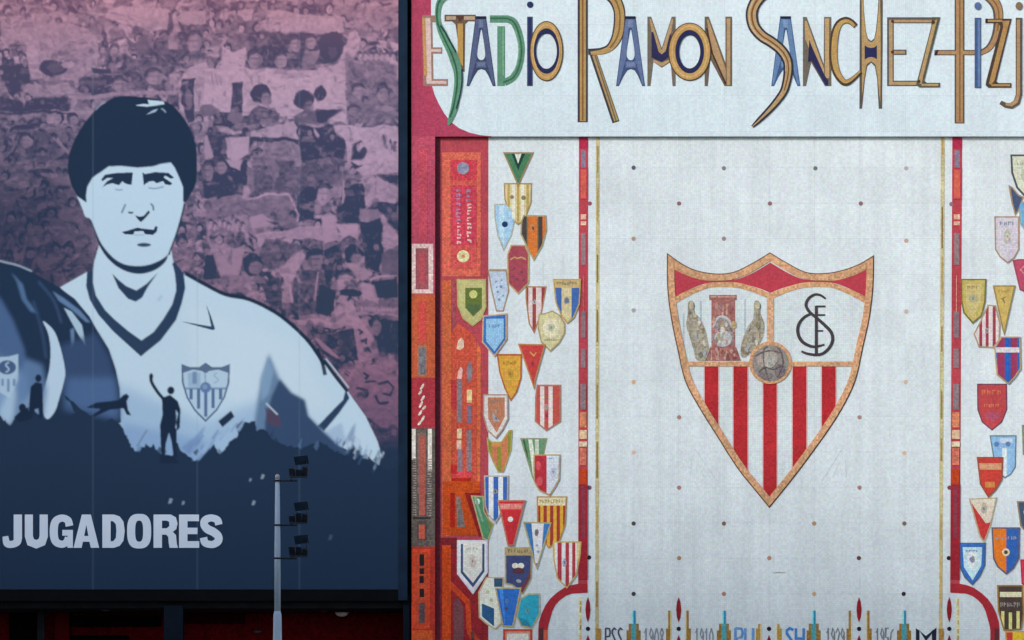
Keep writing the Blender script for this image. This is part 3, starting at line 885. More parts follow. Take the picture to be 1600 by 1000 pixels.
cp('bishop', [spline([(1075, 474), (1080, 470), (1085, 475), (1085, 488), (1094, 498), (1102, 516), (1107, 540), (1108, 561), (1089, 563), (1084, 548), (1078, 528), (1072, 508), (1074.5, 491)], 3, True)], GT, 5, 'grey standing bishop by the shield edge', var=0.32)
cp('bishop', [spline([(1178, 473), (1184, 470), (1188.5, 477), (1188, 490), (1194, 506), (1192, 526), (1184, 541), (1172, 553), (1160, 559), (1157, 546), (1161, 528), (1168, 511), (1177, 497)], 3, True)], GT, 5, 'grey standing bishop by the gold post', var=0.32)
def muddle(name, outline, tones, n, k, rr):
    """irregular cut pieces of several tones that make up a figure"""
    xs, ys = [p[0] for p in outline], [p[1] for p in outline]
    for q in range(n):
        cx, cy = rnd.uniform(min(xs), max(xs)), rnd.uniform(min(ys), max(ys))
        a = rnd.uniform(0, 6.3)
        r_ = rnd.uniform(*rr)
        p = [(cx + r_ * rnd.uniform(.5, 1.2) * math.cos(a + t * 1.05), cy + 1.7 * r_ * rnd.uniform(.5, 1.2) * math.sin(a + t * 1.05)) for t in range(6)]
        cp(name, [p], rnd.choice(tones), k + 0.11 * q, var=0.2, clips=[outline])
BL = [(1076, 474), (1080, 471), (1084, 475), (1084, 488), (1093, 499), (1101, 517), (1106, 540), (1107, 560), (1090, 562), (1085, 548), (1079, 528), (1073, 508), (1075, 491)]
BR = [(1179, 473), (1184, 471), (1187.5, 477), (1187, 490), (1193, 507), (1191, 526), (1183, 540), (1171, 552), (1161, 558), (1158, 546), (1162, 528), (1169, 512), (1178, 497)]
for b_ in (BL, BR):
    muddle('robe_piece', b_, ['ccc8b8', 'b8ae9a', '7e7c74', 'b4a08c', 'a8acb0', '8e846c', 'd0d0c8'], 30, 6, (2.2, 4.6))
muddle('tower_piece', [(1112, 470), (1148, 470), (1148, 540), (1112, 540)], ['b87c74', '9c6460', 'b48c84', 'a8787c', 'c0988c'], 22, 4.4, (2.5, 5))
muddle('tower_piece', [(1110, 543), (1150, 543), (1157, 563), (1102, 563)], ['a0605c', 'b88078', '8c5450', 'c4a094'], 16, 5.2, (2, 4))
cp('faint_staff', [rect(1093, 470, 1096, 515), rect(1162.5, 468, 1165, 520), rect(1067, 490, 1069, 552)], 'b4c2cc', 4)

# ---- frieze along the bottom edge of the picture
def spindle(cx, y0, y1, w_):
    return [(cx, y0), (cx + w_ * 0.7, y0 + 8), (cx + w_, (y0 + y1) / 2), (cx + w_ * 0.7, y1 - 8), (cx, y1), (cx - w_ * 0.7, y1 - 8), (cx - w_, (y0 + y1) / 2), (cx - w_ * 0.7, y0 + 8)]
for cx in (918.6, 1060.4, 1342.2, 1483.2):
    wp('spindle', spindle(cx, 933, 972.5, 4), '7e1722', 2, var=0.2)
for cx in (918.6, 1060.4, 1201.5, 1342.2, 1483.2):
    wp('dot', ell(cx, 982.5, 3.4, n=14), '1c1826', 2)
    wp('spindle', spindle(cx, 992, 1032, 4), '78182a', 2, var=0.2)
GB = '8c6a30'
for cx, y0 in ((1046.5, 954), (1073.5, 954), (1187, 975), (1215.5, 975), (1328.6, 954), (1356, 954)):
    s = 1 if cx in (1073.5, 1215.5, 1356) else -1
    wp('gold_bar', [rect(cx - 2.6, y0, cx + 2.6, 1060), rect(min(cx, cx + s * 6), 982, max(cx, cx + s * 6), 1060)], GB if y0 < 960 else 'a08440', 1, var=0.25)
    wp('fleck', rect(cx - 2.6 if s > 0 else cx + 1, y0, cx - 1 if s > 0 else cx + 2.6, 1060), 'c4b48c', 2)
for cx in (934, 1469.5):
    wp('gold_bar', rect(cx - 3, 982, cx + 5, 1060), '94763a', 3, var=0.25)
for cx in (990, 1131, 1271.2, 1412.6):
    wp('gold_bar', [rect(cx - 11, 985, cx + 11, 1060), rect(cx - 7.5, 974.5, cx + 8, 990)], '86642c', 1, 'stepped gold block', var=0.3)
    wp('spire', [rect(cx - 2.4, 954, cx + 2.6, 976), rect(cx - 4, 975.5, cx + 4, 1060)], '458c94', 2, 'teal spire', var=0.18)
    wp('fleck', rect(cx - 2.6, 954, cx - 0.3, 975), '7ec4dc', 3)
    wp('fleck', rect(cx + 0.6, 954, cx + 2.8, 975), '1f7ca4', 3)
GL = {'P': [[(0, 0), (0, 2)], [(0, 0), (.8, .05), (.95, .35), (.8, .7), (0, .75)]], 'S': [[(.95, .15), (.5, 0), (.1, .2), (.1, .45), (.85, 1.2), (.9, 1.7), (.5, 2), (0, 1.8)]],
      'R': [[(0, 0), (0, 2)], [(0, 0), (.8, .05), (.95, .4), (.8, .8), (0, .9), (.95, 2)]], 'U': [[(0, 0), (0, 1.7), (.3, 2), (.7, 2), (1, 1.7), (1, 0)]],
      'H': [[(0, 0), (0, 2)], [(1, 0), (1, 2)], [(0, .9), (1, .9)]], 'M': [[(0, 2), (0, .1), (.5, .9), (1, .1), (1, 2)]], '1': [[(.1, .4), (.5, 0), (.5, 2)]],
      '9': [[(.9, .5), (.5, .9), (.1, .5), (.5, 0), (.9, .4), (.9, 1.5), (.4, 2)]], '0': [[(.5, 0), (.05, .6), (.05, 1.4), (.5, 2), (.95, 1.4), (.95, .6), (.5, 0)]],
      '8': [[(.5, 0), (.1, .4), (.9, 1.2), (.9, 1.7), (.5, 2), (.1, 1.7), (.1, 1.2), (.9, .4), (.5, 0)]], '2': [[(.05, .4), (.5, 0), (.95, .4), (0, 2), (1, 2)]],
      '5': [[(.95, 0), (.15, 0), (.1, .8), (.7, .8), (.95, 1.3), (.6, 2), (0, 1.9)]], '6': [[(.9, .1), (.3, .4), (.05, 1.3), (.4, 2), (.9, 1.6), (.8, 1.1), (.1, 1.2)]]}
def frieze(txt, x0, x1, hx, wd, lab):
    n = len(txt)
    cw = (x1 - x0) / n
    p = []
    for i, ch in enumerate(txt):
        for pl in GL[ch]:
            p += stroke([(x0 + i * cw + q[0] * cw * 0.78 + wd / 2, 981.5 + q[1] * 18) for q in pl], wd)
    wp('lettering', p, hx, 2, lab)
frieze('PSS', 945, 974, '3c4252', 2.4, 'outlined letters PSS in the bottom frieze')
frieze('1908', 1005, 1038, '767c84', 2, 'outlined figures in the bottom frieze beside the first teal spire')
frieze('1910', 1085, 1115, '747a84', 2, 'outlined figures in the bottom frieze beside the second teal spire')
frieze('RU', 1147, 1178, '5a84b4', 4, 'blue letters RU in the bottom frieze')
frieze('SH', 1226, 1257, '3c74ac', 4, 'blue letters SH in the bottom frieze')
frieze('1929', 1290, 1320, '6c7076', 2, 'outlined figures in the bottom frieze beside the third teal spire')
frieze('1956', 1367, 1397, '6c7076', 2, 'outlined figures in the bottom frieze beside the fourth teal spire')
frieze('M', 1431, 1464, '1c1e30', 5.5, 'bold black letter M in the bottom frieze')

muddle('king_piece', [(1115, 520), (1119, 503), (1128, 495), (1139, 502), (1144, 521), (1142, 535), (1130, 541), (1117, 536)], ['b4b2b0', 'c8c8c4', '8c8884', 'b0a48c', 'd0d2d0', '9c9494'], 20, 7.2, (2, 4))
cp('bishop_face', [ell(1080, 478, 3.8, 6), ell(1183.5, 478, 3.8, 6)], 'bdb498', 10, var=0.2)

# ================================================================== pennants set into the wall
GOLDB = 'b8a070'
def pennant(label, outline, border, fill, extras=(), layer=0, ins=2.2, smooth=0, ring=None):
    if smooth:
        outline = spline(outline, smooth, True)
    my = float(np.mean([p[1] for p in outline]))
    border, fill = adj(border, my), adj(fill, my)
    extras = [(nm, adj(hx, my), pp) for nm, hx, pp in extras]
    d = 0.004 + 0.009 * layer
    o = slab('pennant', outline, tile_mat(border, var=0.14, stain=0.1), d, d - 0.0005, wall, label)
    f = inset(outline, ins)
    slab('field', f, tile_mat(fill, var=0.14, stain=0.12), d + 0.0015, 0.0015, o)
    dd = d + 0.003
    def mixh(a, b, t):
        return ''.join('%02x' % int(int(a[i:i + 2], 16) * (1 - t) + int(b[i:i + 2], 16) * t) for i in (0, 2, 4))
    more = []
    for nm, hx, polys in extras:
        if nm == 'emblem' and polys and not isinstance(polys[0][0], (tuple, list)):
            cx, cy = np.mean([p[0] for p in polys]), np.mean([p[1] for p in polys])
            polys = [(cx + (x - cx) * rnd.uniform(0.65, 1.15), cy + (y - cy) * rnd.uniform(0.65, 1.15)) for x, y in polys[::2]]
            more.append((nm, mixh(hx, fill, 0.35), polys))
            more.append(('emblem', mixh(hx, '383838', 0.3), [(cx - 1.6, cy - 2.4), (cx + 1.2, cy - 2), (cx + 1.8, cy + 1.4), (cx - 0.6, cy + 2.6)]))
        elif nm == 'lettering':
            more.append((nm, mixh(hx, fill, 0.3), polys))
        else:
            more.append((nm, hx, polys))
    extras = more
    for nm, hx, polys in extras:
        if polys and not isinstance(polys[0][0], (tuple, list)):
            polys = [polys]
        slab(nm, polys, tile_mat(hx, var=0.15, stain=0.1), dd, 0.0025, o, clips=[f])
        dd += 0.0009
    return o
def vst(x0, x1, y0, y1, n, first=0):
    """every second of n vertical stripes between x0 and x1"""
    w_ = (x1 - x0) / n
    return [rect(x0 + i * w_, y0, x0 + (i + 1) * w_, y1) for i in range(first, n, 2)]
def scrib(x0, x1, y, h, n):
    """a short line of small unreadable characters"""
    w_ = (x1 - x0) / n
    p = []
    for i in range(n):
        x = x0 + i * w_
        a, b, c = rnd.random(), rnd.random(), rnd.random()
        p.append(rect(x, y + h * 0.3 * a * (b > .5), x + w_ * 0.26, y + h * (0.8 + 0.2 * c)))
        if a > 0.25:
            p.append(rect(x + w_ * 0.2, y + h * 0.7 * b, x + w_ * 0.7, y + h * (0.7 * b + 0.24)))
        if c > 0.4:
            p.append(rect(x + w_ * 0.5, y + h * 0.2 * a, x + w_ * 0.72, y + h * (0.6 + 0.4 * b)))
    return p

pennant('green triangular pennant with a white wedge, topmost of the column', [(786, 238), (834, 238), (809.5, 292)], 'a08a5c', '4f8460',
        [('wedge', '1e4a40', [(798, 237), (822, 237), (809.5, 266)]), ('wedge', 'e2e8dc', [(803, 237), (816, 237), (809.5, 256)]), ('crown', 'c8a868', ell(809, 238, 6, 3.4))], 1)
pennant('cream shield pennant with thin gold stripes below the green triangle', [(787, 286), (831.5, 286), (831, 316), (822, 341), (810, 353), (797, 340), (788, 312)], 'a8946a', 'dccf9c',
        [('stripe', 'c0a560', vst(789, 830, 280, 360, 11, 1)), ('stripe', 'ece8d4', [rect(800, 288, 805, 350), rect(814, 288, 819, 350)]), ('emblem', '8c8060', [ell(800, 308, 3), ell(818, 309, 3.6)])], 0)
pennant('pale sky blue pennant with a navy spot', [(772, 318.5), (798, 318.5), (805, 345), (800, 368), (787, 393), (777, 368), (772.5, 340)], 'b0b4a8', 'a9d3ee',
        [('pale_stripe', 'bfe0f4', [(780, 321), (788, 321), (788, 385), (780, 365)]), ('spot', '1f3c6c', ell(788.8, 350.5, 4.6))], 2 - 2)  # paler blue stripe down the field
pennant('orange pennant with black stripes on both sides', [(818, 336), (853.5, 336.5), (854.5, 360), (848, 384), (834, 408), (822, 385), (813, 366), (814, 345)], 'b0a074', 'dc7a38',
        [('stripe', '4a4644', [rect(815, 335, 823, 400), rect(841, 335, 847.5, 400)]), ('stripe', '8a7c58', [rect(823, 340, 825, 395), rect(839, 340, 841, 395)]), ('emblem', 'c89468', ell(832, 355, 4, 6)),
         ('emblem', '8a5038', ell(833, 357, 2, 2.5))], 1)
pennant('crimson pennant with notched speckled field', [(798, 382.5), (821, 382.5), (827, 397), (826.5, 443), (809.5, 460), (793, 443), (792, 398)], 'c0a878', 'a84a5a',
        [('bow', 'c8a070', stroke([(797, 406), (804, 402), (809, 404), (815, 402), (822, 406)], 2.2)), ('speck', '7c4460', [ell(803, 420, 2), ell(815, 425, 2), ell(807, 436, 2), ell(818, 438, 2), ell(802, 432, 1.6)])], 1)
pennant('olive green shield pennant with cream edge and yellow disc', [(713.5, 436), (759.5, 436), (760, 480), (752, 500), (738.5, 510), (723, 498), (714.5, 478)], 'b8ae70', 'c4c184',
        [('field', '66783a', [(727, 450), (753, 450), (753, 481), (739.5, 495), (727, 481)]), ('disc', 'cfd080', ell(739.5, 460, 6.4)), ('field', '557048', [(729, 476), (751, 476), (750, 481), (739.5, 492), (729.5, 481)])], 1)
pennant('icy pale blue triangular pennant speckled with blue', [(762, 422), (791.8, 422), (796, 455), (787, 487), (775, 487), (766, 448)], 'a8947c', 'c4d6e6',
        [('speck', '7c9cc8', [ell(775, 440, 1.6), ell(783, 448, 2.2), ell(778, 456, 2), ell(786, 462, 1.6), ell(780, 468, 2), ell(776, 449, 1.4), ell(784, 438, 1.4)])], 0)
pennant('bright blue pennant with sky blue middle', [(754, 493), (792, 489.5), (792, 531), (772.5, 558), (753, 535)], 'c8aa8c', '3f74be',
        [('field', '9ac8ee', [(759.5, 498.5), (787, 498), (787, 529), (772.5, 549), (759.5, 533)]), ('lettering', '5a84b4', scrib(764, 782, 507, 6, 4))], 2)
pennant('red and white striped pennant beside the round cream shield', [(821, 447), (854.5, 447.5), (847, 488), (835, 522), (826, 506), (821, 467)], 'b08460', 'e0d2d0',
        [('stripe', '9c4848', [rect(820, 446, 825.5, 525), rect(832, 446, 837.5, 525), rect(846, 446, 855, 525)]), ('emblem', 'a8a8b4', ell(835, 472, 3.6, 4))], 0)
pennant('rounded cream shield pennant with pale emblem', [(841.5, 491), (852, 489), (863, 485), (875, 492), (883, 505), (883, 521), (874, 537), (860, 550), (845, 535), (840, 513)], 'ada074', 'd6cfa2',
        [('ring', 'e4e0c0', [ell(861, 513, 13, 15)]), ('emblem', 'b0b0a0', ell(861, 512, 6, 7)), ('lettering', '9c946c', scrib(851, 871, 529, 4, 6))], 1)
pennant('royal blue and cream pennant touching the red band', [(864, 436), (908, 436), (906, 475), (897, 497), (886, 506), (876, 493), (867.5, 473)], 'c0a468', '4470b4',
        [('band', 'ccb47e', rect(862, 434, 910, 450)), ('stripe', 'd8cca0', rect(877.5, 450, 893, 510)), ('lettering', 'a08848', scrib(870, 902, 440, 6, 8)), ('emblem', '8c9490', ell(885.5, 470, 5, 6))], 2)
pennant('golden yellow pennant with rust edge', [(776, 553), (815.5, 553), (815, 590), (808, 613), (798, 627), (788, 607), (780, 582)], 'b8643c', 'dca946',
        [('stripe', 'c07038', rect(776, 552, 816, 556)), ('lettering', 'a8822c', scrib(786, 808, 564, 7, 4)), ('emblem', 'b8923c', ell(797, 584, 5, 7))], 1)
pennant('bright red triangular pennant below the round cream shield', [(809, 537), (852.5, 538), (837, 594), (834.5, 609), (828, 590)], 'c08a5c', 'c54542',
        [('emblem', 'd8a060', stroke([(828, 550), (834, 556), (838, 551)], 2.4)), ('emblem', 'a83848', ell(832, 568, 3, 6))], 2)
pennant('red and white striped shield pennant with pointed foot under the red triangle', [(838.5, 601), (876.5, 601), (876.5, 659), (853.5, 674), (835.5, 659), (836, 620)], 'b48470', 'c2564c',
        [('stripe', 'e6dcd8', [rect(844, 604, 850.5, 672), rect(857, 604, 863.5, 672), ]), ('stripe', 'b86058', rect(851, 604, 856.5, 630)), ('emblem', 'c0b8b0', ell(853.5, 636, 4.4, 6)), ('emblem', 'b43c58', ell(854, 650, 3, 6))], 1)
pennant('white edged shield pennant with brown field', [(755, 616), (794, 616), (794.5, 655), (786, 672), (775, 686), (761, 673), (754.5, 650)], 'ac9486', 'ded9d6',
        [('field', 'bd8062', [(762, 621), (788.5, 621), (788.5, 652), (776, 676), (763, 655)]), ('emblem', '8e9298', [(768, 641), (782, 641), (781, 660), (775, 667), (769, 660)]), ('emblem', 'd8dcde', rect(769, 639, 781, 646)),
         ('lettering', '6c5c58', scrib(767, 785, 624, 4, 4))], 2)
pennant('olive and orange striped pennant under the white edged shield', [(760, 682), (768, 690), (783, 690), (795, 672), (801, 672), (799, 703), (787, 738), (778, 738), (770, 722), (762, 703)], 'b0a060', 'ca7c54',
        [('stripe', '8d8f3a', [rect(759, 670, 769, 740), rect(777, 690, 783, 740), rect(793, 670, 802, 740)]), ('band', 'd29058', rect(768, 690, 784, 698))], 1)
pennant('green and white striped triangular pennant behind the red and white shield', [(812.5, 684.5), (855.5, 684.5), (850, 712), (834, 752), (831, 745)], '8e9478', '6a9670',
        [('stripe', 'dfe4d8', [[(825, 683), (831, 683), (840, 740), (834, 752)]]), ('stripe', 'c8d4c4', rect(836, 683, 842, 712)), ('stripe', '3e6c4c', [(816, 683), (819, 683), (826, 718), (823, 716)])], 0)
pennant('half red half white shield pennant with gold edge', [(833.5, 710), (875.5, 710), (874.5, 749), (867, 763), (859, 775), (842, 767), (833.5, 752)], 'b49870', 'cfd6e2',
        [('half', 'b8323c', rect(830, 708, 854, 780)), ('emblem', 'd0545c', [ell(841, 728, 4, 7), ell(843, 752, 5, 7)]), ('emblem', 'b2bccc', ell(864, 738, 5, 10)), ('lettering', '6c84a4', scrib(858, 867, 715, 3, 3))], 2)
pennant('blue and white striped pennant ending behind the red triangle', [(756, 743), (794.5, 743), (794, 782), (785, 800), (774, 818), (762, 805), (757, 790)], 'b0aca0', 'e2e6ee',
        [('stripe', '3a66b4', [rect(756, 742, 763.5, 820), rect(771, 742, 778.5, 820), rect(786, 742, 795, 820)]), ('emblem', '6c6060', ell(774, 768, 4))], 2)
pennant('narrow green pennant leaning out of the red field', [(735.5, 774), (756, 775), (757, 798), (765, 812), (772, 818), (763, 846), (754, 842)], 'b0a27c', '4f8a64',
        [('spot', 'c4d4c4', ell(746, 784, 4, 5)), ('stripe', '7c8a4a', [(757, 798), (765, 812), (772, 818), (766, 830)]), ('stripe', '7fa68c', [(740, 776), (744, 776), (756, 815), (753, 815)])], 1)
pennant('red triangular pennant with pale lettering and white spot', [(777, 781.5), (821, 781.5), (803, 853), (793, 853)], 'b87860', 'c22f38',
        [('band', 'd87c70', rect(775, 787, 822, 796)), ('lettering', 'eacfc4', scrib(782, 816, 788, 7, 6)), ('spot', 'eedcd2', ell(797.5, 811.5, 4.2))], 3)
pennant('yellow and red striped shield pennant with cream lettered top', [(838.5, 775.5), (886, 775.5), (884, 820), (875, 846), (857, 857), (845, 840), (839, 815)], 'ac8c50', 'd9a83c',
        [('stripe', '9c3a30', vst(839, 885, 790, 860, 9, 0)), ('band', 'd8cfac', rect(836, 777, 888, 790)), ('lettering', '8c8468', scrib(843, 882, 780, 7, 9))], 1)
pennant('blue and white triangular pennant across the striped shield', [(817, 815), (862, 816.5), (848, 860), (839, 890), (834, 878)], 'a8a078', '3b74b2',
        [('stripe', 'dde2ea', [(830, 814), (850, 814), (845, 880), (836, 880)]), ('emblem', '9a7464', ell(838.5, 832, 3.6, 7)), ('speck', '9aa8bc', [ell(839, 852, 2), ell(841, 862, 2)])], 2)
pennant('white shield pennant with navy inner line hanging over the red field', [(714, 844), (762, 844), (762, 895), (739, 929), (714, 897)], 'c6c6d8', 'dadbe6',
        [('line', '3c4c74', [(720, 850), (757, 850), (757, 893), (739, 918), (720, 895)]), ('field', 'd4d1ca', [(723.5, 847), (753.5, 847), (753.5, 891), (739, 911), (723.5, 893)]), ('lettering', '8c8c88', scrib(729, 749, 855, 5, 4)),
         ('emblem', 'b8a89c', ell(738.5, 877, 6, 11))], 2)
pennant('navy shield pennant with tan top and white emblem', [(788.5, 855), (832, 855), (830.5, 904), (817, 929), (800, 915), (789, 912)], 'a09068', '3b4570',
        [('band', 'a8966c', rect(786, 853, 834, 868)), ('lettering', '706444', scrib(794, 828, 858, 6, 7)), ('emblem', 'd4cfc0', [ell(805, 884, 5, 4.4), ell(814, 884, 5, 4.4)]), ('emblem', '54303c', [ell(810, 892, 9, 5)]), ('emblem', 'c8c8cc', ell(811, 908, 5, 3)),
         ('corner', '6c3c48', [(832, 880), (832, 930), (800, 930), (822, 906)])], 1)
pennant('red and white striped shield pennant lowest by the red band', [(863.5, 846), (908.5, 846), (907, 868), (901, 899), (886, 920), (870, 904), (864, 872)], 'b49c64', 'e2dad2',
        [('stripe', 'a83844', [rect(871, 845, 877.5, 925), rect(883.5, 845, 889, 925), rect(894, 845, 899, 925)]), ('stripe', 'c8b888', [rect(901, 845, 909, 925), rect(862, 845, 867, 925)]), ('emblem', '7c88a8', ell(882, 879, 4, 6))], 2)
pennant('cream and navy quartered pennant under the white shield', [(759.5, 901.5), (787.5, 901.5), (784, 975), (774, 984), (760, 976), (748, 965), (747, 925)], 'ad9c78', 'd5cfbe',
        [('quarter', '2e4c68', rect(772, 902, 790, 917)), ('quarter', '27517a', [(753, 943), (772, 951), (772, 979), (753, 963)]), ('speck', 'b0a890', [ell(762, 925, 3), ell(768, 938, 3)])], 1)
pennant('strong blue wedge pennant beside the teal shield', [(773, 918), (815, 918), (802, 980), (785, 979)], 'a89c6c', '2c64b4',
        [('emblem', '6c8cb8', ell(792, 939, 3, 4)), ('emblem', '6c4c6c', ell(791, 951, 2.6, 3)), ('stripe', '3f7ccc', [(780, 920), (786, 920), (790, 975), (788, 975)])], 2)
pennant('teal rounded pennant with slanted top', [(806.5, 963), (812, 935), (826, 927), (844, 927), (844, 959), (832, 982), (814, 979)], 'a89c70', '2d97b2',
        [('emblem', '8c9484', ell(824, 954, 4, 3.6)), ('dark_edge', '247c98', [(806, 963), (814, 979), (832, 982), (822, 968)])], 1)  # darker teal piece along the lower edge
pennant('red framed pennant cut off at the picture edge below the blue wedge', [(786, 983), (832, 983), (832, 1040), (809, 1062), (786, 1040)], 'aa3c30', 'b8806c', [('field', 'c8c0b8', rect(792, 990, 826, 1036))], 0, 3.5)
# far column
pennant('cream shield pennant with dark edge at the top of the far column', [(1578.5, 241.5), (1622, 241.5), (1622, 272), (1612, 296), (1601, 308), (1588, 294), (1580, 270)], '55545c', 'd9ddca',
        [('lettering', '8a9478', scrib(1589, 1614, 253, 6, 5)), ('emblem', 'b0b8a0', ell(1602, 274, 8, 10))], 1, 3)
pennant('narrow dark blue pennant behind the top cream shield', [(1575.5, 289), (1582, 292), (1592, 304), (1600, 308), (1592, 330), (1586, 338), (1580, 315)], 'a89474', '4c5a7c', [('stripe', '8c7c60', [(1574, 288), (1579, 290), (1586, 338), (1582, 325)])], 0)
pennant('sky blue pennant half out of the picture', [(1591, 315), (1625, 315), (1622, 350), (1608, 372), (1594, 350)], '98a8a8', '6cb0e0', (), 0)
pennant('lilac grey shield pennant with green lettering', [(1553.5, 338), (1592.5, 338), (1592.5, 390), (1585, 404), (1574.5, 412), (1562, 402), (1554.5, 390)], 'a8917a', 'd3ccd8',
        [('lettering', '6c7c8c', scrib(1562, 1588, 346, 7, 4)), ('emblem', 'a8b494', ell(1574, 370, 6, 12)), ('emblem', 'd4cfb0', ell(1574, 370, 3, 6))], 1)
pennant('rose red pennant at the picture edge', [(1582, 407), (1590, 405), (1628, 405), (1622, 440), (1610, 460), (1593, 453)], '9c4c64', 'c0526c', [('ring', 'd88c98', stroke([(1600, 416), (1594, 422), (1600, 428), (1606, 422)], 2))], 2)
pennant('olive yellow pennant with pale emblem against the far red band', [(1501, 436), (1541, 436), (1539.5, 472), (1534, 494), (1519.5, 506), (1505, 489), (1501.5, 470)], '7d7638', 'c6b66c',
        [('field', 'cfc080', [(1508, 444), (1534, 444), (1532, 472), (1519.5, 496), (1510, 480)]), ('emblem', 'a4a8a0', ell(1520, 467, 8, 7)), ('lettering', '8c8450', scrib(1511, 1531, 447, 5, 3))], 2)
pennant('golden triangular pennant in the far column', [(1551, 446), (1586.5, 446), (1569, 524), (1566, 515)], 'a08a54', 'cfb568', [('emblem', '84825a', stroke([(1571, 464), (1566, 467), (1570, 474)], 2)), ('lettering', 'a89450', scrib(1560, 1578, 452, 5, 4))], 2)
pennant('red and white striped pennant tucked between the olive and golden ones', [(1543, 476), (1556, 477), (1563, 506), (1562, 532), (1552, 544), (1529, 543), (1521, 522), (1532, 500)], 'b09a80', 'e2d6d4',
        [('stripe', '9e4252', [rect(1530, 470, 1534.5, 545), rect(1540, 470, 1544.5, 545), rect(1551, 470, 1555.5, 545)]), ('emblem', '8c8488', ell(1542, 517, 3.4, 5))], 1)
pennant('blue and crimson striped shield pennant with a white bar', [(1564, 526), (1594, 526), (1595, 576), (1586, 590), (1575, 601), (1557, 586), (1553, 543)], 'b4a07c', '9c3c5c',
        [('stripe', '2f62b8', [rect(1552, 525, 1558.5, 600), rect(1569.5, 525, 1579, 603), rect(1589, 525, 1596, 600)]), ('bar', 'dcd8dc', rect(1550, 543, 1598, 551))], 3)
pennant('dull red rounded shield pennant with gold lettering', [(1526.5, 599.5), (1573.5, 599.5), (1574, 640), (1566, 660), (1550, 673), (1534, 660), (1527, 640)], '76465c', 'bd4a4e',
        [('lettering', 'd08a5c', scrib(1534, 1566, 609, 8, 4)), ('lettering', 'd4a060', scrib(1538, 1562, 631, 6, 7)), ('emblem', 'b0587c', ell(1550, 650, 12, 9))], 0)
pennant('light blue shield pennant behind the lower red one', [(1546, 680), (1588.5, 680), (1587.5, 730), (1580, 742), (1570, 748), (1555, 735)], '6c8490', '8fbbe2',
        [('band', 'c4d6e6', rect(1562, 685, 1582, 692)), ('stripe', 'dfeaf2', rect(1566, 700, 1573, 750)), ('emblem', '5c84b8', [ell(1557, 694, 4), ell(1575, 694, 4)])], 0)
pennant('vermilion shield pennant with two tan bars', [(1526, 714), (1567.5, 714), (1566, 749), (1556, 766), (1544, 778), (1531, 757)], '98583c', 'c5443a',
        [('band', 'cf9a72', rect(1524, 724, 1570, 734)), ('lettering', 'e2c29c', scrib(1530, 1564, 725.5, 6, 7)), ('band', 'd08c4c', rect(1539, 753, 1554, 762))], 2)
pennant('cream and red diagonal triangular pennant', [(1513.5, 779), (1558, 777), (1548, 822), (1538, 849), (1530, 838)], 'b4a488', 'd7cdba',
        [('half', 'c03a3a', [(1512, 778), (1540, 818), (1550, 815), (1538, 852), (1528, 840)]), ('emblem', '9c9890', ell(1537, 795, 5, 10))], 1)
pennant('blue edged shield pennant with icy middle', [(1497.5, 848), (1540.5, 848), (1539.5, 884), (1531, 902), (1519.5, 915), (1507, 903), (1500, 888)], '4a5c7c', '3064ac',
        [('field', 'b2d0ee', [(1504, 855), (1534.5, 855), (1533, 884), (1519.5, 907), (1506, 886)]), ('field', 'd0dce6', ell(1519, 874, 8, 14)), ('emblem', 'a8a098', ell(1519, 874, 4, 6)), ('lettering', '8098b0', scrib(1509, 1530, 859, 4, 4))], 1)
pennant('half orange half blue shield pennant', [(1549, 824), (1593.5, 824), (1592.5, 872), (1584, 888), (1572, 898), (1558, 886), (1551.5, 873)], '5c5868', '2f5ea6',
        [('half', 'dc7428', rect(1545, 822, 1572, 900)), ('lettering', 'c0a08c', scrib(1555, 1590, 838, 6, 7)), ('disc', 'd8c8a0', ell(1571.5, 863, 6)), ('disc', '4c4444', ell(1571.5, 863, 3))], 2)
pennant('dark slate pennant half out of the picture', [(1588.5, 783), (1630, 783), (1628, 815), (1610, 840), (1594, 822)], '8c7c68', '44566c', [('spot', 'b8bcc0', ell(1604, 800, 5))], 1)
pennant('black and gold pennant with cream bars at the bottom edge', [(1557.5, 914), (1598, 914), (1600, 960), (1596, 984), (1568, 986), (1559, 955)], '8c6c38', '453a34',
        [('band', 'd0c8a4', rect(1562, 925, 1596, 933)), ('lettering', 'a8a49c', scrib(1563, 1594, 941, 8, 6)), ('stripe', 'd0c47c', [rect(1564, 955, 1569, 985), rect(1576, 957, 1581, 985), rect(1588, 955, 1593, 985)])], 2)
pennant('yellow and red pennant cut off at the bottom edge', [(1570, 986), (1610, 986), (1608, 1030), (1590, 1050), (1573, 1030)], 'b08c50', 'd4a42c', [('stripe', 'b83834', rect(1571, 985, 1582, 1050))], 1)
pennant('crimson pennant edge at the lower picture border', [(1594, 874), (1630, 874), (1628, 905), (1612, 925), (1596, 912)], 'a82c40', 'c0304c', (), 0)
pennant('grey green pennant at the picture border', [(1596.5, 664), (1630, 664), (1628, 700), (1612, 722), (1598, 710)], '7c8c74', '84987c', (), 1)

